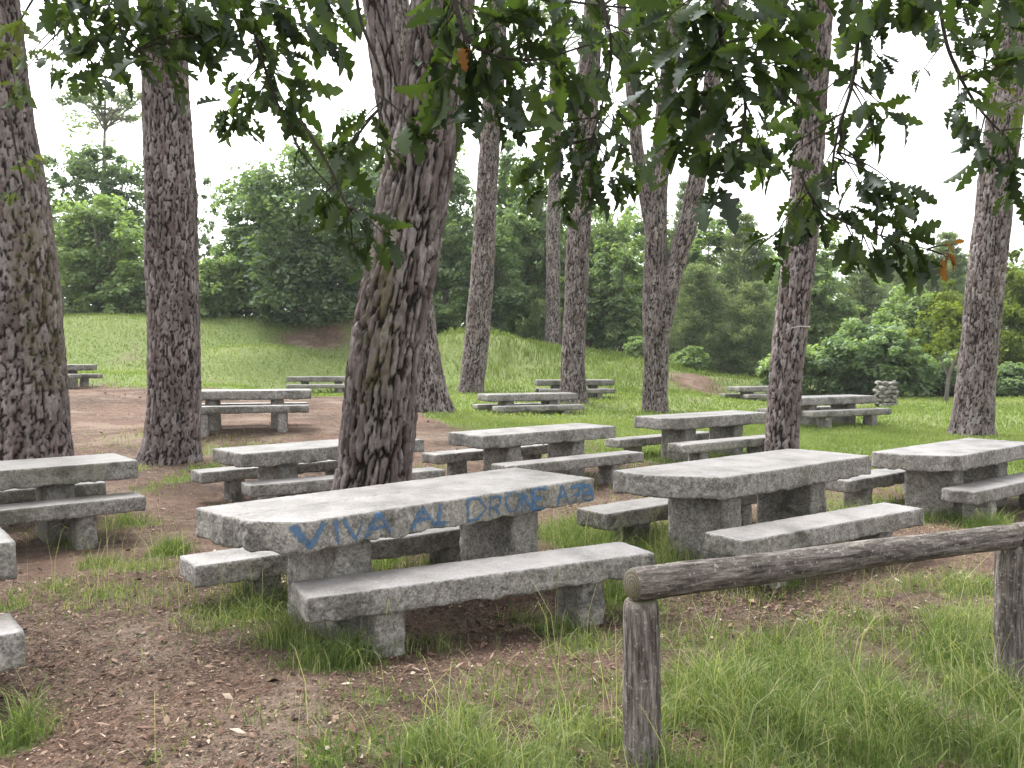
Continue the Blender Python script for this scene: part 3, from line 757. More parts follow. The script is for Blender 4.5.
def moss3(V):
    return sm(.9, 1.6, V[:, 2]) * (1 - sm(2.6, 3.6, V[:, 2])) * np.exp(-((V[:, 0] - .02 - .10 * V[:, 2]) / .16) ** 2) * (V[:, 1] < .2)
def moss1(V):
    return .8 * sm(1.0, 1.8, V[:, 2]) * (1 - sm(3.2, 4.2, V[:, 2])) * sm(.36, .5, V[:, 0] + .12 * V[:, 2])
pine('massive pine cut off by the left edge of the photo', [(28, 510, 10.8, 44), (26, 440, 10.8, 40), (18, 300, 10.8, 37), (8, 200, 10.8, 35), (-6, 100, 10.8, 33), (-18, 0, 10.8, 32)], 1, 128, .026, moss=moss1, flare=.12)
pine('straight grey pine rising from the bare earth beside the mossy table', [(171, 462, 14.2, 25), (173, 420, 14.2, 25), (174, 330, 14.2, 24), (172, 240, 14.2, 24), (168, 140, 14.2, 22.5), (164, 30, 14.2, 20)], 2, 128, .03, flare=.30)
pine('thick leaning pine with mossy furrowed bark behind the graffiti table', [(362, 560, 8.0, 37), (372, 480, 8.0, 35), (390, 330, 8.0, 33), (410, 220, 8.0, 32), (427, 110, 8.0, 30), (442, 0, 8.0, 28)], 3, 150, .02, moss=moss3, cell=.066, amp=.036, stretch=.17, flare=.1,
     forks=[[(404, 190, 8.05, 10), (393, 110, 8.1, 13), (381, 40, 8.15, 13), (370, -30, 8.2, 13)]])
pine('broad pine foot half hidden behind the leaning pine', [(434, 412, 22, 17), (427, 370, 22, 15.5), (421, 320, 22, 14), (412, 220, 22, 13), (404, 100, 22, 12)], 4, 110, .04, flare=.28)
pine('pale pine leaning right at the foot of the bank', [(471, 393, 29, 11.5), (476, 350, 29, 12), (484, 240, 29, 10.5), (490, 140, 29, 9.5), (497, 20, 29, 9)], 5, 90, .045, flare=.25)
pine('thinnest pine standing upright on top of the bank', [(553, 350, 42, 8), (553, 300, 42, 7), (554, 220, 42, 6.5), (556, 120, 42, 6), (557, 40, 42, 5.5)], 6, 64, .06, flare=.15, crown=(10.2, 17, 3.2), stubs=((8.5, 2.5, 1.6), (9.2, .4, 1.8), (9.8, 3.3, 1.5)))
pine('slim pine growing between the two lawn tables in the middle', [(573, 403, 25, 13), (573, 370, 25, 11.5), (577, 270, 25, 11), (583, 170, 25, 10.5), (590, 60, 25, 10)], 7, 96, .04, flare=.2, crown=(10.4, 15, 3.0), stubs=((8.0, 2.9, 1.1), (8.8, .3, 1.3), (7.4, -.3, .9), (9.3, 3.6, 1.2)))
pine('forked pine splitting into three stems on the lawn', [(656, 413, 24, 12), (656, 370, 24, 11.5), (656, 310, 24, 12.5), (655, 250, 24, 10.5), (659, 180, 24, 9), (668, 90, 24, 8.5)], 8, 100, .04, flare=.12,
     forks=[[(661, 330, 23.9, 9), (672, 280, 23.9, 9.5), (688, 220, 23.9, 9), (701, 160, 23.9, 8.5), (712, 80, 23.9, 8)], [(653, 235, 24, 7.5), (646, 200, 24, 6.5), (638, 150, 24, 6), (630, 80, 24, 5.5)]])
pine('pine ringed by a loop of wire behind the cut-corner table', [(782, 475, 13.6, 16), (783, 445, 13.6, 15.5), (788, 350, 13.6, 15), (800, 250, 13.6, 15), (809, 140, 13.6, 14), (818, 10, 13.6, 13)], 9, 96, .03, flare=.12)
pine('dark pine with a flared foot leaning right above the right-hand table', [(971, 437, 18.5, 17.5), (973, 415, 18.5, 17.5), (980, 340, 18.5, 16.5), (987, 270, 18.5, 16.5), (999, 160, 18.5, 16), (1014, 30, 18.5, 14.5)], 10, 112, .035, flare=.26)

# wire loop on the ringed pine
w = at(793, 328, 13.6); rw = 15.5 * 13.6 / FOC + .012
m_, nt_ = new_mat('pale_wire'); princ(nt_, (.5, .47, .43), .5)
ring = [(w[0] + math.cos(a) * rw, w[1] + math.sin(a) * rw, w[2] + .015 * math.sin(a * 3) + .03 * math.cos(a), .006) for a in np.linspace(0, 2 * PI, 40)]
ac = Acc(); ac.add(*tube(ring, 6)); thing('wire_loop', 'pale wire loop tied round the trunk of the pine beside the lawn table', 'wire', data=ac.mesh('wire_loop', m_, True))

# ------------------------------------------------------------------ log fence
def log(p0, p1, r0, r1, seed, ends=True):
    p0, p1 = np.array(p0, float), np.array(p1, float)
    ax = p1 - p0; ln = np.linalg.norm(ax)
    n = int(ln / .02); seg = 40
    t = np.linspace(0, 1, n); a = np.arange(seg) / seg * 2 * PI
    r = (r0 + (r1 - r0) * t)[:, None] * np.ones(seg)[None]
    P = np.stack([np.cos(a)[None] * r, np.sin(a)[None] * r, (t * ln)[:, None] * np.ones(seg)[None]], -1).reshape(-1, 3)
    n1 = pn(P * [9, 9, 1.6], seed); n2 = pn(P * [40, 40, 4], seed + 1); n3 = pn(P * [3, 3, 3.5], seed + 2)
    sc_ = 1 + .07 * n1 + .045 * n2 + .05 * n3
    # a drying crack along the log
    ang = np.tile(a, n); cr = np.exp(-((np.angle(np.exp(1j * (ang - 1.2 - seed - .15 * pn2(P[:, 2], P[:, 2] * 0, 3, seed)))) / .05) ** 2))
    sc_ -= .10 * cr
    ed = np.repeat(np.minimum(t, 1 - t) * ln, seg); sc_ *= 1 - .12 * np.exp(-ed / .012)
    P[:, 0] *= sc_; P[:, 1] *= sc_
    P[:, 0] += np.repeat(.004 * np.sin(t * 7 + seed), seg)
    i, j = np.meshgrid(np.arange(n - 1), np.arange(seg), indexing='ij'); j2 = (j + 1) % seg
    Q = np.stack([i * seg + j, i * seg + j2, (i + 1) * seg + j2, (i + 1) * seg + j], -1).reshape(-1, 4)
    c0 = len(P); V = np.concatenate([P, [P[:seg].mean(0)], [P[-seg:].mean(0)]])
    jj = np.arange(seg)
    T = np.concatenate([np.stack([(jj + 1) % seg, jj, np.full(seg, c0)], 1), np.stack([(n - 1) * seg + jj, (n - 1) * seg + (jj + 1) % seg, np.full(seg, c0 + 1)], 1)])
    me = mesh('log', V, [Q, T], [M_LOG, M_END], True, None, np.concatenate([np.zeros(len(Q)), np.ones(len(T))]))
    q = Vector(ax).to_track_quat('Z', 'Y')
    return me, p0, q
fo = np.array([.47, 3.05, gz(.47, 3.05)])
fence = thing('log_fence', 'weathered log fence with one round rail on two posts in front', 'fence', fo)
def add_log(name, p0, p1, r0, r1, seed):
    me, o0, q = log(p0, p1, r0, r1, seed)
    o = link(name, me, fence); o.rotation_mode = 'QUATERNION'; o.rotation_quaternion = q; o.location = Vector(o0 - fo)
    return o
pa = at(641, 600, 3.05); pb = at(1012, 545, 4.0)
add_log('post', (pa[0] + .012, pa[1], gz(.47, 3.05) - .2), (pa[0], pa[1], pa[2]), .068, .066, 1)
add_log('post', (pb[0] - .005, pb[1] + .01, gz(pb[0], 4.0) - .2), (pb[0], pb[1] + .01, pb[2]), .064, .062, 2)
r0 = at(632, 585, 3.03); r1 = at(1012, 536, 3.98)
dv = (r1 - r0)
add_log('rail', r0, r0 + dv * 1.004, .060, .056, 3)
add_log('rail', r0 + dv * 1.012, r0 + dv * 1.9, .058, .060, 4)

# ------------------------------------------------------------------ stone stump (stacked rubble pillar) and boulder
def rubble_pillar():
    x, y = 12.15, 28.0; g = gz(x, y)
    t = thing('stone_pillar', 'small rough pillar of piled stones on the lawn before the shrubs', 'stone pillar', (x, y, g))
    rng = np.random.default_rng(5); k = 0
    z = 0.0
    core = stone_mesh('core', M_GRAN_DARK, .40, .40, .80, .08, 77, 1.5, .08, flat_top=False); link('core', core, t, (0, 0, .80))
    ms = [stone_mesh('stone', M_GRAN if q % 2 else M_GRAN_DARK, .24, .17, .13, .035, 80 + q, 1.6, .05, flat_top=False) for q in range(4)]
    for lay in range(6):
        n = 8
        for i in range(n):
            a = (i + .5 * (lay % 2) + rng.normal(0, .08)) / n * 2 * PI; rr = .235 * rng.uniform(.9, 1.1) * (1.06 - .02 * lay)
            o = link('stone', ms[k % 4], t, (rr * math.cos(a), rr * math.sin(a), .13 + lay * .135 + rng.normal(0, .01)), a + PI / 2 + rng.normal(0, .4)); o.scale = (rng.uniform(.6, 1.15), rng.uniform(.8, 1.3), rng.uniform(.7, 1.3)); o.rotation_euler.x = rng.normal(0, .25); o.rotation_euler.y = rng.normal(0, .3); k += 1
rubble_pillar()
def boulder():
    x, y = -15.0, 42.6; g = gz(x, y)
    V, Q = stone(1.7, 1.6, 1.9, .12, 91, 12.0, .7, flat_top=False)
    me = mesh('boulder', V, Q, bark_mat('brown_rock', (.20, .15, .12), (.30, .24, .20), (.12, .09, .075)), True, {'crack': np.full(len(V), .7)})
    thing('boulder', 'brown boulder on the hill top among the shrubs right of the second pine', 'boulder', (x, y, g + 1.5), .4, data=me)
boulder()

# ------------------------------------------------------------------ background trees
def cloud(rng, C, rad, per, size, tint, up=.5, el=1.7, flat=.75):
    """leaf faces gathered in clumps; C clump centres, rad clump radii"""
    n = len(C) * per
    idx = np.repeat(np.arange(len(C)), per)
    off = rng.normal(size=(n, 3)); off /= np.maximum(np.linalg.norm(off, axis=1), .01)[:, None]; off *= (rng.random(n) ** .45)[:, None]
    p = C[idx] + off * rad[idx][:, None] * [1, 1, flat]
    nr = off * .6 + rng.normal(0, .55, (n, 3)); nr[:, 2] += up; nr /= np.linalg.norm(nr, axis=1)[:, None]
    a = np.cross(nr, rng.normal(size=(n, 3))); a /= np.maximum(np.linalg.norm(a, axis=1), 1e-6)[:, None]; b = np.cross(nr, a)
    s = size * (.5 + 1.1 * rng.random(n) ** 1.6)[:, None]
    V = np.stack([p - a * s * el * .5, p - b * s * .5 + nr * s * .12, p + a * s * el * .5, p + b * s * .5 + nr * s * .12], 1).reshape(-1, 3)
    t = np.clip(tint[idx] + rng.normal(0, .13, n), 0, 1)
    return V, np.arange(n * 4).reshape(-1, 4), np.repeat(t, 4)
def make_broadleaf(seed, W, H, base=.12, nl=9, per=70, size=.15, nclump=150, stems=1, droop=0.0, cr=(.35, .7), gap=0.0, trunk_r=.12):
    """returns crown mesh data, wood mesh data; foot at the origin"""
    rng = np.random.default_rng(seed)
    lobes = []
    for k in range(nl):
        t = (k + .5) / nl
        z = H * (base + (1 - base) * (t ** .85) * .86)
        prof = math.sin(PI * min(1, .18 + .82 * (1 - t) ** .8)) * .5 + .22 if stems == 1 else (1 - t) * .45 + .3
        a = k * 2.4 + rng.normal(0, .5); rr = W * .5 * prof * rng.uniform(.35, .8)
        lobes.append((rr * math.cos(a), rr * math.sin(a), z, W * .5 * rng.uniform(.34, .58) * (1.05 - .45 * t), H * rng.uniform(.10, .17)))
    lobes.append((0, 0, H * (.5 + base * .4), W * .36, H * .32))
    lb = np.array(lobes)
    nclump = int(nclump * 1.55); per = int(per * .72)
    pk = rng.choice(len(lb), nclump, p=(lb[:, 3] ** 2 / (lb[:, 3] ** 2).sum()))
    d = rng.normal(size=(nclump, 3)); d /= np.linalg.norm(d, axis=1)[:, None]
    q = rng.uniform(.55, 1.14, nclump)[:, None]
    C = lb[pk, :3] + d * q * np.stack([lb[pk, 3], lb[pk, 3], lb[pk, 4]], 1)
    C[:, 2] = np.clip(C[:, 2], H * base * .6, H)
    if gap: C = C[pn(C * .55, seed) > -gap]
    rad = rng.uniform(cr[0] * .55, cr[1] * .95, len(C)) * W / 6
    tint = np.clip(rng.normal(.42, .2, len(C)) + .25 * pn(C * .5, seed + 2), 0, 1)
    V, Q, T = cloud(rng, C, rad, per, size, tint)
    if droop: V[:, 2] -= droop * (np.hypot(V[:, 0], V[:, 1]) / (W / 2)) ** 2
    acc = Acc(); acc.add(V, Q, None, tint=T)
    wood = Acc()
    for s in range(stems):
        a = rng.uniform(0, 2 * PI); o = (0 if stems == 1 else .3)
        p0 = np.array([o * math.cos(a), o * math.sin(a), -.15]); top = np.array([rng.normal(0, .1 * W), rng.normal(0, .1 * W), H * .82])
        mid = p0 * .5 + top * .5 + rng.normal(0, .05 * W, 3) * [1, 1, 0]
        V, Q, T = tube([(*p0, trunk_r), (*mid, trunk_r * .6), (*top, trunk_r * .15)], 8, 14, .04, seed + s); wood.add(V, Q, T, crack=.6, plate=.3, moss=0)
        for k in rng.choice(len(C), min(len(C), 14), replace=False):
            f = np.clip(C[k, 2] / H - .22, .08, .8); st = np.array([np.interp(f, [0, .5, 1], [p0[m], mid[m], top[m]]) for m in range(3)])
            V, Q, T = tube([(*st, trunk_r * .4 * (1 - f)), (*(st * .5 + C[k] * .5 + [0, 0, -.1]), trunk_r * .22), (*C[k], .01)], 5, 7, .05, seed + k); wood.add(V, Q, T, crack=.6, plate=.3, moss=0)
    return acc, wood
def make_conifer(seed, W, H, base=.06, size=.05, whorls=16):
    """young pine: whorled limbs carrying bottle-brush needles"""
    rng = np.random.default_rng(seed); acc = Acc(); wood = Acc()
    V, Q, T = tube([(0, 0, -.1, .10), (.05, 0, H * .5, .06), (0, .05, H, .012)], 7, 12, .03, seed); wood.add(V, Q, T, crack=.6, plate=.3, moss=0)
    for w_ in range(whorls):
        t = (w_ + .3) / whorls; z = H * (base + (1 - base) * t)
        Lr = W * .5 * (1 - t) ** .75 * rng.uniform(.75, 1.1) + .15
        nb = 6
        for k in range(nb):
            a = k / nb * 2 * PI + w_ * 1.1 + rng.normal(0, .25); Lk = Lr * rng.uniform(.65, 1.1)
            rise = .15 + .45 * t
            p1 = np.array([math.cos(a) * Lk, math.sin(a) * Lk, z + Lk * rise])
            V, Q, T = tube([(0, 0, z, .02), (*(p1 * [.5, .5, 0] + [0, 0, z + Lk * rise * .3]), .014), (*p1, .005)], 4, 5); wood.add(V, Q, T, crack=.6, plate=.3, moss=0)
            n = int(60 + 130 * Lk)
            s = rng.uniform(.25, 1.08, n)
            c = np.array([0, 0, z]) + (p1 - [0, 0, z]) * s[:, None]; c += rng.normal(0, .11 + .06 * Lk, (n, 3)) * [1, 1, .6]
            d = rng.normal(size=(n, 3)) * .6 + np.array([math.cos(a), math.sin(a), .8]) * .7; d /= np.linalg.norm(d, axis=1)[:, None]
            x = np.cross(d, rng.normal(size=(n, 3))); x /= np.linalg.norm(x, axis=1)[:, None]
            ln = rng.uniform(.14, .28, n)[:, None]
            V = np.stack([c - x * size * .4, c + x * size * .4, c + d * ln + x * size * .2, c + d * ln - x * size * .2], 1).reshape(-1, 3)
            acc.add(V, np.arange(n * 4).reshape(-1, 4), None, tint=np.repeat(np.clip(rng.normal(.42 + .1 * math.sin(w_ * 1.7 + k), .17, n), 0, 1), 4))
    return acc, wood
def make_umbrella_pine(seed, W, H):
    rng = np.random.default_rng(seed); acc = Acc(); wood = Acc()
    V, Q, T = tube([(0, 0, -.2, .22), (.3, 0, H * .5, .16), (.1, 0, H * .93, .05)], 8, 16, .05, seed); wood.add(V, Q, T, crack=.6, plate=.3, moss=0)
    C = []
    for k in range(26):
        a = k * 2.4; r = W * .5 * math.sqrt(rng.random()); z = H * (.99 - .11 * rng.random()) - .9 * (r / (W * .5)) ** 2
        c = np.array([r * math.cos(a), r * math.sin(a), z]); C.append(c)
        V, Q, T = tube([(.1, 0, H * rng.uniform(.80, .9), .06), (*(c * .6 + [0, 0, H * .34]), .04), (*c, .015)], 5, 7, .05, seed + k); wood.add(V, Q, T, crack=.6, plate=.3, moss=0)
    C = np.array(C)
    V, Q, T = cloud(rng, C, rng.uniform(.45, .8, len(C)), 170, .10, np.clip(rng.normal(.4, .15, len(C)), 0, 1), .6, 2.6, .45)
    acc.add(V, Q, None, tint=T); return acc, wood

PROTO = {}
def proto(key, mat, fn, *a, **k):
    if key not in PROTO:
        c, w_ = fn(*a, **k)
        PROTO[key] = (c.mesh('crown', mat), w_.mesh('trunk', M_BARK_FAR, True))
    return PROTO[key]
KIND = {
    'dark': lambda: proto('dark', F_DARK, make_broadleaf, 101, 6, 8, .03, 13, 130, .105, 260, 1, 0, (.5, .85)),
    'dark2': lambda: proto('dark2', F_DARK, make_broadleaf, 102, 5, 9.5, .06, 12, 120, .105, 230, 1, 0, (.45, .85), .25),
    'mid': lambda: proto('mid', F_MID, make_broadleaf, 103, 5, 9, .06, 12, 120, .105, 230, 1, .4, (.45, .8), .3),
    'mid2': lambda: proto('mid2', F_MID, make_broadleaf, 104, 4.2, 9, .08, 14, 115, .095, 220, 1, .6, (.4, .75), .3),
    'birch': lambda: proto('birch', F_LIGHT, make_broadleaf, 105, 3.4, 8.5, .08, 14, 110, .09, 190, 1, .7, (.4, .75), .3, .07),
    'light': lambda: proto('light', F_LIGHT, make_broadleaf, 106, 5, 6, .04, 12, 130, .10, 230, 3, 0, (.45, .8), .3),
    'shrub': lambda: proto('shrub', F_MID, make_broadleaf, 107, 5, 3.6, .0, 12, 130, .10, 240, 5, .2, (.45, .7), 0, .05),
    'lightshrub': lambda: proto('lightshrub', F_LIGHT, make_broadleaf, 108, 3.5, 2.8, .0, 10, 70, .11, 170, 5, .1, (.45, .75), 0, .04),
    'yellow': lambda: proto('yellow', F_YELLOW, make_broadleaf, 109, 3.6, 4.6, .08, 11, 120, .095, 190, 2, 0, (.45, .75), .3, .08),
    'sparse': lambda: proto('sparse', F_DARK, make_broadleaf, 110, 4, 9, .2, 10, 70, .10, 90, 1, 0, (.35, .6), .2, .09),
    'pine': lambda: proto('pine', F_PINE, make_conifer, 111, 4, 8),
    'pine2': lambda: proto('pine2', F_PINE, make_conifer, 112, 4.6, 6.5, .03, .05, 14),
    'umbrella': lambda: proto('umbrella', F_PINE, make_umbrella_pine, 113, 6, 16),
}
SIZE = {'dark': (6, 8), 'dark2': (5, 9.5), 'mid': (5, 9), 'mid2': (4.2, 9), 'birch': (3.4, 8.5), 'light': (5, 6), 'shrub': (5, 3.6), 'lightshrub': (3.5, 2.8), 'yellow': (3.6, 4.6), 'sparse': (4, 9), 'pine': (4, 8), 'pine2': (4.6, 6.5), 'umbrella': (6, 16)}
TREES = [  # kind, middle px, depth, top py, width px, name, category, label
    ('umbrella', 106, 66, 90, 92, 'umbrella_pine', 'pine tree', 'distant flat-topped pine rising above the trees on the left'),
    ('dark2', 104, 52, 122, 128, 'broadleaf_tree', 'tree', 'tall dark tree behind the bright green bush on the left'),
    ('sparse', 52, 50, 135, 84, 'broadleaf_tree', 'tree', 'thin sparse tree right beside the massive left pine'),
    ('light', 100, 44, 194, 128, 'broadleaf_tree', 'tree', 'bright green bushy tree between the two left pines'),
    ('dark', 20, 46, 190, 110, 'broadleaf_tree', 'tree', 'dark tree mostly hidden behind the massive left pine'),
    ('lightshrub', 132, 43.5, 262, 90, 'shrub', 'shrub', 'shaded shrub at the hill crest left of the straight grey pine'),
    ('sparse', 202, 54, 160, 48, 'broadleaf_tree', 'tree', 'slender sparse tree just right of the straight grey pine'),
    ('lightshrub', 234, 43, 246, 84, 'shrub', 'shrub', 'pale green shrub at the hill crest beside the boulder'),
    ('lightshrub', 207, 42, 258, 84, 'shrub', 'shrub', 'small shrub behind the boulder on the hill'),
    ('dark', 318, 41.5, 132, 190, 'broadleaf_tree', 'tree', 'big dark round tree on the hill left of the leaning pine'),
    ('mid', 255, 44, 165, 100, 'broadleaf_tree', 'tree', 'looser tree joined to the left side of the big dark tree'),
    ('dark2', 372, 45, 122, 110, 'broadleaf_tree', 'tree', 'dark tree directly behind the leaning pine'),
    ('mid2', 446, 46, 118, 100, 'broadleaf_tree', 'tree', 'tall green tree between the leaning pine and the pale pine'),
    ('mid', 512, 49, 138, 104, 'broadleaf_tree', 'tree', 'green tree right of the pale leaning pine'),
    ('mid', 488, 44, 205, 110, 'broadleaf_tree', 'tree', 'low green tree behind the foot of the pale pine'),
    ('birch', 548, 48, 172, 74, 'broadleaf_tree', 'tree', 'light tree directly behind the thinnest pine'),
    ('lightshrub', 545, 44, 298, 56, 'shrub', 'shrub', 'light bush at the crest left of the thinnest pine'),
    ('light', 602, 50, 205, 116, 'broadleaf_tree', 'tree', 'green tree in the gap right of the slim pine'),
    ('birch', 622, 44, 228, 70, 'broadleaf_tree', 'tree', 'pale birch-like tree left of the forked pine'),
    ('mid2', 590, 45, 255, 90, 'broadleaf_tree', 'tree', 'green low tree behind the slim pine'),
    ('mid2', 655, 52, 190, 100, 'broadleaf_tree', 'tree', 'green tree behind the forked pine'),
    ('pine', 684, 50, 186, 44, 'young_pine', 'pine tree', 'narrow young pine in the fork of the forked pine'),
    ('birch', 712, 48, 196, 96, 'broadleaf_tree', 'tree', 'pale green tree right of the forked pine'),
    ('pine2', 700, 41, 268, 90, 'young_pine', 'pine tree', 'bushy young pine at the bank right of the forked pine'),
    ('pine', 745, 46, 218, 84, 'young_pine', 'pine tree', 'young pine with its tip against the sky left of the wired pine'),
    ('pine2', 752, 40, 285, 90, 'young_pine', 'pine tree', 'dense young pine low behind the far table below the bank'),
    ('birch', 820, 46, 220, 100, 'broadleaf_tree', 'tree', 'pale feathery tree right of the wired pine'),
    ('pine', 862, 52, 262, 80, 'young_pine', 'pine tree', 'dark pine behind the hanging oak leaves on the right'),
    ('pine', 905, 54, 245, 80, 'young_pine', 'pine tree', 'dark pine tip in the gap left of the dark right pine'),
    ('pine', 948, 52, 236, 80, 'young_pine', 'pine tree', 'dark pine tight against the left of the dark right pine'),
    ('lightshrub', 795, 35, 335, 84, 'shrub', 'shrub', 'light shrub beside the wired pine at the lawn edge'),
    ('shrub', 872, 34, 316, 140, 'shrub', 'shrub', 'large round shrub behind the small stone pillar'),
    ('light', 912, 39, 285, 110, 'shrub', 'shrub', 'tall leafy shrub behind the large round shrub'),
    ('yellow', 955, 37, 280, 76, 'broadleaf_tree', 'tree', 'yellow-green small tree left of the dark right pine'),
    ('shrub', 945, 34.5, 345, 80, 'shrub', 'shrub', 'dark low shrub beneath the yellow-green small tree'),
    ('yellow', 1014, 36, 250, 80, 'broadleaf_tree', 'tree', 'yellow-leaved tree at the right edge of the photo'),
    ('shrub', 1010, 33.5, 360, 70, 'shrub', 'shrub', 'dark low shrub at the right edge behind the lawn'),
    ('light', 1075, 38, 250, 120, 'broadleaf_tree', 'tree', 'leafy tree beyond the right edge of the photo'),
    ('dark', -80, 44, 170, 140, 'broadleaf_tree', 'tree', 'dark tree beyond the left edge of the photo'),
    ('lightshrub', 690, 38.5, 345, 50, 'shrub', 'shrub', 'small fern-like shrub on the bank right of the forked pine'),
    ('lightshrub', 640, 40.5, 335, 44, 'shrub', 'shrub', 'small light shrub on the bank left of the forked pine'),
    ('shrub', 430, 43, 300, 80, 'shrub', 'shrub', 'dark shrub at the crest right of the leaning pine'),
]
rng0 = random.Random(9)
used = set()
for kind, px, d, topy, wpx, name, cat, lab in TREES:
    cm, wm = KIND[kind]()
    W0, H0 = SIZE[kind]
    p = at(px, topy, d); g = gz(p[0], d)
    H = (p[2] - g) * 1.03; W = wpx * d / FOC
    t = thing(name, lab, cat, (p[0], d, g - .05), rng0.uniform(0, 6.28), 'trees and shrubs round the picnic ground')
    t.scale = (W / W0, W / W0, H / H0)
    cr = link('crown', cm, t); link('trunk', wm, t)
# far wood behind, one mass
def woodland():
    rng = np.random.default_rng(77); C = []; rad = []
    for k in range(150):
        a = rng.uniform(-.13, .75); d = rng.uniform(58, 78)
        if a < -.06 : d += 4
        x = a * d; g = gz(x, d); top = np.interp(a, [-.13, -.05, .05, .15, .3, .75], [12.5, 13.5, 12.0, 10.5, 9.6, 10.5]) * rng.uniform(.8, 1.05)
        for m in range(7):
            C.append((x + rng.normal(0, 1.2), d + rng.normal(0, 1.2), g + (top - g) * rng.uniform(.05, .95))); rad.append(rng.uniform(.8, 1.6))
    C = np.array(C); V, Q, T = cloud(rng, C, np.array(rad), 60, .3, np.clip(rng.normal(.35, .15, len(C)), 0, 1))
    acc = Acc(); acc.add(V, Q, None, tint=T)
    o = link('woodland', acc.mesh('woodland', F_MID)); o['kind'] = 'stuff'; o['label'] = 'dense green wood closing the view behind the trees'; o['category'] = 'woodland'
woodland()
# slim leaning tree at the lawn edge
def slim_tree():
    p = at(946, 408, 30); g = gz(p[0], 30)
    t = thing('slim_tree', 'slim leaning sapling at the lawn edge left of the dark right pine', 'tree', (p[0], 30, g - .05))
    w_ = Acc(); rng = np.random.default_rng(4); C = []
    w_.add(*tube([(0, 0, 0, .075), (.08, 0, .9, .06), (.5, .1, 1.9, .04), (.7, .1, 3.0, .015)], 8, 14, .03, 3), crack=.6, plate=.3, moss=0)
    w_.add(*tube([(.08, 0, .9, .05), (-.2, 0, 1.5, .03), (-.6, 0, 2.2, .012)], 6, 10, .03, 5), crack=.6, plate=.3, moss=0)
    for k in range(26): C.append((rng.normal(.1, .65), rng.normal(0, .5), rng.uniform(1.5, 3.4)))
    V, Q, T = cloud(rng, np.array(C), rng.uniform(.2, .4, 26), 60, .1, np.clip(rng.normal(.5, .15, 26), 0, 1))
    c = Acc(); c.add(V, Q, None, tint=T)
    link('crown', c.mesh('crown', F_YELLOW), t); link('trunk', w_.mesh('trunk', M_BARK_FAR, True), t)
slim_tree()

# ------------------------------------------------------------------ the oak whose boughs hang into the view
LW = [(0, .015), (.10, .03), (.15, .11), (.20, .13), (.25, .07), (.31, .19), (.37, .21), (.43, .10), (.50, .27), (.57, .28), (.63, .13), (.69, .26), (.76, .25), (.81, .12), (.87, .17), (.93, .13), (1, .02)]
def oak_leaf(rng, base, d, nrm, ln):
    """one lobed leaf, creased along its midrib and drooping"""
    d = d / np.linalg.norm(d); s = np.cross(nrm, d); s /= max(np.linalg.norm(s), 1e-6); n = np.cross(d, s)
    bend = rng.uniform(.0, .85); fold = rng.uniform(.1, .75); tw = rng.normal(0, .2); asy = rng.uniform(.85, 1.15)
    V = []
    for i, (t, w) in enumerate(LW):
        c = base + d * ln * (t + .12) - n * ln * bend * t * t
        ww = w * ln * rng.uniform(.85, 1.15)
        V += [c - s * ww * asy * math.cos(fold) + n * ww * (fold + tw * t) + d * ww * .12, c, c + s * ww / asy * math.cos(fold) + n * ww * (fold - tw * t) + d * ww * .12]
    k = len(LW); Q = []
    for i in range(k - 1):
        Q += [(i * 3, i * 3 + 1, i * 3 + 4, i * 3 + 3), (i * 3 + 1, i * 3 + 2, i * 3 + 5, i * 3 + 4)]
    V = np.array(V); w0 = ln * .018                                # stalk
    b = len(V); V = np.concatenate([V, [base - s * w0, base + s * w0, V[2], V[0]]]); Q.append((b, b + 1, b + 2, b + 3))
    return V, Q
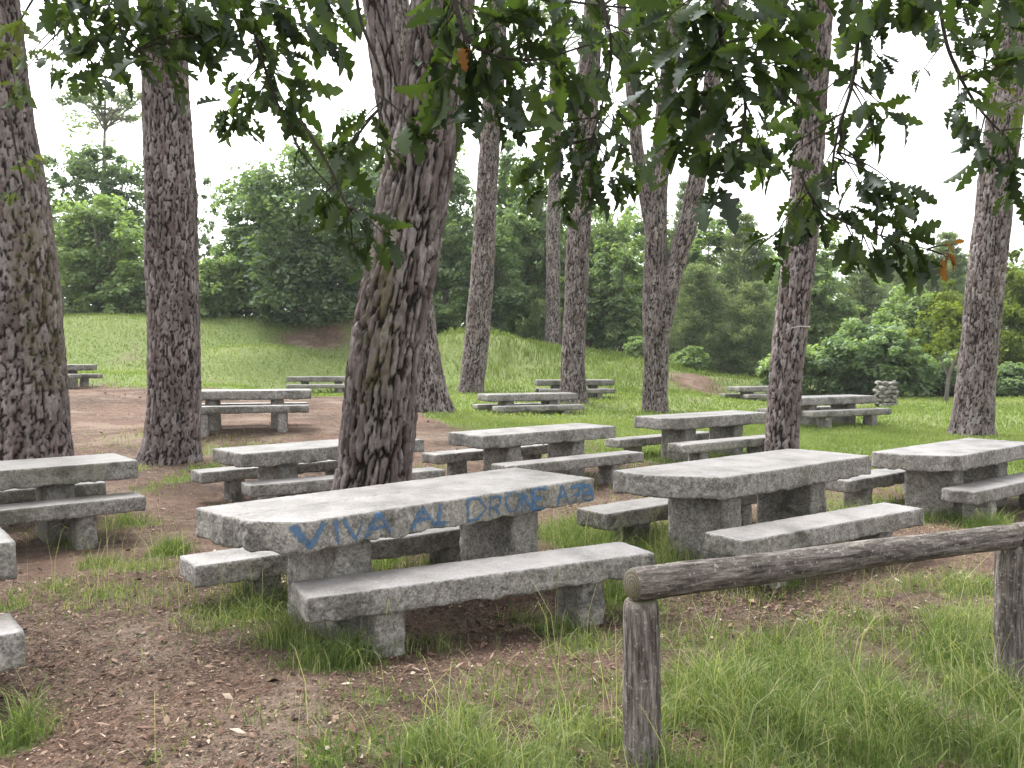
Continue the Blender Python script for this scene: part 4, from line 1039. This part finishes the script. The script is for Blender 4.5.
def bough(oak, oz, path, clusters, seed, nl=(6, 10), size=(.12, .18), mat=None):
    """path: px, py, depth, radius; clusters: px, py, depth offset"""
    rng = np.random.default_rng(seed)
    P = np.array([(*at(a, b, c), r) for a, b, c, r in path])
    F = smooth_path(P, 40)
    w_ = Acc(); lv = Acc(); special = {}
    V, Q, T = tube(F, 7, None, .012, seed); w_.add(V, Q, T, crack=.6, plate=.3, moss=0)
    md = np.mean([c for _, _, c, _ in path])
    for cl in clusters:
        px, py, dd = cl[:3]; kind = cl[3] if len(cl) > 3 else 'g'; sc_ = cl[4] if len(cl) > 4 else 1.0
        c = at(px, py, md + dd)
        j = np.argmin(np.linalg.norm(F[:, :3] - c, axis=1)); j = max(0, j - 3)
        st = F[j, :3]; v = c - st
        mid = st + v * .5 + np.array([0, 0, .05 * np.linalg.norm(v)])
        V, Q, T = tube([(*st, .0045), (*mid, .003), (*c, .002)], 5, 8, .01, seed + j); w_.add(V, Q, T, crack=.6, plate=.3, moss=0)
        dirv = v / max(np.linalg.norm(v), 1e-3) * .6 + np.array([0, 0, -.25])
        for q in range(3 if kind == 'r' else int(rng.integers(*nl) * 1.05)):
            d = dirv + rng.normal(0, .75, 3) * [1, 1, .6]; d[2] -= .15
            nr = np.array([0, 0, 1.]) + rng.normal(0, .72, 3)
            b = c - dirv * rng.uniform(0, .05) + rng.normal(0, .012, 3)
            V, Q = oak_leaf(rng, b, d, nr, rng.uniform(*size) * sc_ * .92 * (.55 if rng.random() < .2 else 1))
            a = lv if kind == 'g' else special.setdefault(kind, Acc())
            a.add(V, Q, None, tint=np.clip(rng.normal(.42, .22), 0, 1))
    def shift(acc, nm, m, smooth, par):
        return link(nm, mesh(nm, np.concatenate(acc.V) - oz, ([np.concatenate(acc.Q)] if acc.Q else []) + ([np.concatenate(acc.T)] if acc.T else []), m, smooth, {k: np.concatenate(a) for k, a in acc.A.items()}), par)
    br = shift(w_, 'bough', M_BARK_OAK, True, oak)
    if lv.n: shift(lv, 'leaves', mat or M_OAK, False, br)
    for k, a in special.items():
        o = shift(a, 'leaves', M_RUSSET if k == 'r' else M_YOUNG, False, br)
        o['label'] = 'orange-red young leaves at a twig end' if k == 'r' else 'yellow-green young leaves'
    return br
def build_oak():
    fx, fy = 1.6, -2.6
    oz = np.array([fx, fy, gz(fx, fy)])
    oak = thing('oak_tree', 'oak tree whose leafy boughs hang into the top of the view', 'oak tree', oz)
    V, Q, c, pl, ms = bark_tube([(0, 0, -.1, .32), (.05, 0, 2, .26), (-.1, .2, 4.2, .21), (-.2, .5, 6.5, .1)], 64, .06, 51, .015, .07, .3)
    a = Acc(); a.add(V, Q, None, crack=c, plate=pl, moss=ms); link('trunk', a.mesh('trunk', M_BARK_FAR, True), oak)
    a = Acc()
    for tip in ((-2.5, 3.6, 5.4), (-1.2, 4.4, 5.2), (.3, 4.4, 5.1), (1.5, 4.2, 5.2), (2.6, 4.2, 5.3)):   # limbs reaching over the viewer
        s = np.array([-.1, .2, 4.0]); e = np.array(tip) - [fx, fy, .5]
        V, Q, T = tube([(*s, .10), (*(s * .5 + e * .5 + [0, 0, .5]), .06), (*e, .03)], 8, 16, .08, int(tip[0] * 7) + 40); a.add(V, Q, T, crack=.6, plate=.3, moss=0)
    link('limbs', a.mesh('limbs', M_BARK_OAK, True), oak)
    B = lambda *x, **k: bough(oak, oz, *x, **k)
    B([(20, -110, 4.0, .02), (35, -20, 4.0, .012), (62, 25, 4.0, .008), (110, 85, 4.0, .003)],
      [(20, 20, 0, 'y'), (8, 50, .1, 'y'), (30, 55, -.1, 'y'), (15, 85, 0, 'y'), (70, 40, 0), (75, 75, .05), (95, 80, 0), (60, 8, 0), (95, 20, .1), (50, 60, .1)], 1, size=(.09, .15))
    B([(150, -110, 3.6, .02), (130, -20, 3.6, .012), (120, 30, 3.6, .007), (150, 60, 3.6, .003)],
      [(95, 40, 0), (125, 38, .1), (145, 28, 0), (165, 62, -.1, 'g', 1.2), (140, 55, .1), (180, 32, 0), (200, 45, .1), (160, 8, 0), (110, 5, .1), (185, 8, 0), (75, 15, .1), (205, 15, .15), (228, 35, 0), (225, 5, .1), (100, 62, .1)], 2)
    B([(10, 120, 4.6, .006), (18, 160, 4.6, .005), (24, 190, 4.6, .003)], [(28, 165, 0, 'y', .8), (12, 200, 0, 'y', .8), (35, 160, .1, 'y', .7)], 3, size=(.08, .12))
    B([(225, -120, 3.8, .02), (245, -10, 3.8, .010), (262, 55, 3.8, .007), (280, 112, 3.8, .005), (312, 165, 3.8, .004), (348, 205, 3.8, .003)],
      [(275, 15, 0), (305, 28, 0), (335, 42, .1), (250, 40, .1), (240, 82, 0), (258, 100, -.1), (275, 75, .1), (300, 82, 0), (288, 112, 0), (308, 138, 0), (228, 110, .1), (285, 50, 0), (318, 5, .1), (265, 5, 0), (245, 120, .05), (340, 20, .1)], 4, size=(.11, .17))
    B([(352, -90, 3.4, .012), (362, 20, 3.4, .007), (384, 85, 3.4, .006), (378, 125, 3.4, .003)],
      [(348, 148, 0), (366, 118, 0), (378, 150, -.1), (410, 122, 0), (356, 135, .1), (340, 165, .1, 'g', 1.1)], 5, size=(.11, .17), nl=(5, 8))
    B([(300, 120, 3.3, .006), (335, 180, 3.3, .005), (352, 215, 3.3, .003)],
      [(332, 205, 0), (362, 212, 0), (345, 235, .05), (382, 232, 0), (352, 252, .05), (322, 198, 0), (370, 245, .1, 'g', .8)], 6, size=(.10, .15), nl=(5, 8))
    B([(430, -120, 3.3, .02), (450, -10, 3.3, .012), (470, 40, 3.3, .008), (530, 60, 3.3, .005), (590, 45, 3.4, .004)],
      [(445, 30, 0), (465, 48, 0, 'r', .6), (470, 62, 0), (478, 95, .1), (500, 30, 0), (505, 65, .1), (525, 40, 0), (520, 88, 0), (548, 28, .1), (430, 60, .1), (440, 85, 0), (495, 110, 0), (540, 70, 0), (470, 15, 0), (510, 8, 0), (455, 115, .1), (452, 10, .1), (487, 55, 0), (512, 45, .1), (535, 20, 0), (560, 70, .1), (575, 30, 0)], 7)
    B([(590, -120, 4.0, .02), (600, -10, 4.0, .012), (612, 50, 4.0, .008), (600, 110, 4.0, .005), (585, 160, 4.0, .003)],
      [(560, 50, 0), (575, 85, 0), (600, 70, 0), (625, 55, 0), (640, 85, 0), (615, 110, .1), (580, 130, 0), (600, 145, 0), (560, 150, 0), (545, 130, .1), (575, 172, 0), (600, 165, .1), (590, 188, 0), (545, 190, .05), (620, 135, 0), (634, 160, .1), (560, 105, .1), (600, 30, 0), (630, 20, 0), (570, 15, 0), (650, 50, .1), (532, 165, .1), (615, 175, 0), (565, 205, 0, 'g', .8)], 8, size=(.11, .17))
    B([(720, -120, 3.0, .022), (715, -20, 3.0, .014), (722, 40, 3.0, .009), (745, 100, 3.0, .006), (735, 160, 3.0, .003)],
      [(690, 20, 0), (715, 45, 0), (735, 20, 0), (755, 50, -.1, 'g', 1.15), (700, 70, 0), (740, 80, 0), (770, 65, 0), (690, 100, .1), (720, 110, 0), (750, 110, 0), (785, 90, .1), (780, 35, 0), (675, 55, .1), (665, 20, .1), (690, 140, .1), (715, 155, 0), (740, 150, 0), (762, 140, .1), (712, 195, 0), (668, 115, .2), (800, 60, .1), (755, 5, 0), (705, 5, 0), (670, 150, .2), (790, 10, 0), (655, 90, .2)], 9, size=(.11, .165))
    B([(868, -100, 3.5, .018), (862, 5, 3.5, .010), (850, 90, 3.5, .008), (838, 140, 3.5, .006), (828, 215, 3.5, .003)],
      [(868, 38, 0), (882, 58, 0), (862, 70, .1), (868, 105, 0), (888, 112, 0), (872, 128, .1), (868, 172, 0), (888, 185, 0), (905, 192, .1), (860, 185, .1), (800, 140, .2), (822, 172, .1), (880, 20, 0), (835, 120, .2), (805, 110, .3), (815, 195, 0), (855, 25, .1), (780, 165, .3), (848, 160, .1)], 10, size=(.10, .16), nl=(5, 8))
    B([(800, 170, 3.5, .006), (815, 205, 3.5, .005), (850, 225, 3.5, .004), (900, 240, 3.5, .003), (940, 255, 3.5, .002)],
      [(788, 222, 0), (772, 240, 0), (815, 215, 0), (835, 215, .1), (800, 200, .1), (855, 208, 0), (880, 218, .1), (905, 230, 0), (870, 250, 0, 'g', 1.1), (890, 250, 0, 'g', 1.1), (860, 262, .1), (905, 255, .05), (925, 262, 0), (855, 240, 0), (948, 258, 0, 'r', .6), (951, 246, 0, 'r', .45), (895, 205, .1), (780, 265, .1, 'g', .8)], 11, size=(.10, .155), nl=(6, 9))
    B([(925, -100, 3.8, .018), (940, -5, 3.8, .010), (950, 55, 3.8, .008), (975, 105, 3.8, .006), (1015, 145, 3.8, .003)],
      [(918, 12, 0), (938, 25, 0), (958, 40, 0), (980, 30, 0), (985, 60, 0), (1000, 75, .1), (960, 72, 0), (1010, 30, .1), (960, 100, 0), (975, 135, 0), (998, 142, 0), (965, 115, .1), (1010, 165, 0), (1018, 100, .1, 'y'), (975, 158, 0), (960, 10, .1), (1000, 5, 0), (1016, 195, .1), (920, 75, .1, 'g', .6), (1020, 60, 0), (1030, 130, 0)], 12, size=(.10, .16), nl=(5, 8))
    B([(120, -130, 3.5, .02), (180, -40, 3.5, .012), (260, -15, 3.5, .008), (340, -25, 3.5, .005)],
      [(60, -5, 0), (90, -8, .1), (130, -8, 0), (170, -5, .1), (210, -10, 0), (250, -8, .1), (290, -5, 0), (330, 0, 0), (190, 15, .2), (150, 20, .2), (230, 20, .1)], 14)
    B([(760, -140, 3.3, .02), (800, -40, 3.3, .012), (880, -20, 3.3, .008), (1000, -15, 3.3, .005)],
      [(770, -8, 0), (810, -5, .1), (850, -10, 0), (895, -8, .1), (910, 0, 0), (960, -10, .1), (1000, -8, 0), (730, -10, 0), (650, -5, 0)], 15)
    B([(330, -130, 4.4, .02), (420, -30, 4.4, .012), (520, -5, 4.4, .008), (660, 10, 4.4, .005)],
      [(440, -5, .1), (490, -8, 0), (540, -5, 0), (590, 0, 0), (640, 0, 0), (690, 5, 0), (620, 35, .1), (660, 30, 0)], 13)
build_oak()

# ------------------------------------------------------------------ haze volume, added to lighten and soften the far wood
def haze():
    x, y0, y1, z0, z1 = 130., -60., 150., -3., 26.
    V = [(sx * x, y, z) for z in (z0, z1) for sx, y in ((-1, y0), (1, y0), (1, y1), (-1, y1))]
    Q = np.array([(3, 2, 1, 0), (4, 5, 6, 7), (0, 1, 5, 4), (1, 2, 6, 5), (2, 3, 7, 6), (3, 0, 4, 7)])
    m, nt = new_mat('added_haze')
    p = N(nt, 'ShaderNodeVolumePrincipled'); p.inputs['Color'].default_value = (.93, .96, 1, 1); p.inputs['Density'].default_value = .0004
    o = N(nt, 'ShaderNodeOutputMaterial'); L(nt, p.outputs[0], o.inputs['Volume'])
    link('haze', mesh('haze', V, Q, m))['kind'] = 'stuff'
haze()

# ------------------------------------------------------------------ sky, sun, camera
w = bpy.data.worlds.new('World'); sc.world = w; w.use_nodes = True
nt = w.node_tree; nt.nodes.clear()
EL, AZ = 58, -35                                                 # sun height; azimuth from straight ahead, minus = left
sky = N(nt, 'ShaderNodeTexSky', sky_type='NISHITA'); sky.sun_disc = False
sky.sun_elevation = R(EL); sky.sun_rotation = R(AZ); sky.air_density = 1.0; sky.dust_density = 4.0; sky.ozone_density = 1.0
hs = N(nt, 'ShaderNodeHueSaturation'); hs.inputs['Saturation'].default_value = .12
L(nt, sky.outputs[0], hs.inputs['Color'])
bg = N(nt, 'ShaderNodeBackground'); bg.inputs['Strength'].default_value = .15
L(nt, hs.outputs[0], bg.inputs['Color'])
ow = N(nt, 'ShaderNodeOutputWorld'); L(nt, bg.outputs[0], ow.inputs['Surface'])
sl = bpy.data.lights.new('sun', 'SUN'); sl.energy = 1.0; sl.angle = R(18); sl.color = (1, .975, .95)
so = bpy.data.objects.new('sun', sl); COL.objects.link(so)
dv = Vector((math.sin(R(AZ)) * math.cos(R(EL)), math.cos(R(AZ)) * math.cos(R(EL)), math.sin(R(EL))))
so.rotation_euler = (-dv).to_track_quat('-Z', 'Y').to_euler(); so.location = (0, 0, 30)

cd = bpy.data.cameras.new('camera'); cam = bpy.data.objects.new('camera', cd); COL.objects.link(cam)
cd.sensor_width = 36; cd.lens = 36 * FOC / 1024; cd.clip_end = 2000; cd.clip_start = .05
cam.location = (0, 0, CAM_Z); cam.rotation_euler = (PI / 2 - TH, 0, 0)
sc.camera = cam
sc.view_settings.view_transform = 'Standard'; sc.view_settings.look = 'None'; sc.view_settings.gamma = 1; sc.view_settings.use_curve_mapping = False
sc.view_settings.exposure = 2.1
sc.render.engine = 'CYCLES'
sc.cycles.max_bounces = 5; sc.cycles.diffuse_bounces = 3; sc.cycles.glossy_bounces = 2; sc.cycles.transmission_bounces = 3; sc.cycles.transparent_max_bounces = 6
sc.cycles.use_denoising = True; sc.cycles.volume_bounces = 1; sc.cycles.volume_bounces = 1
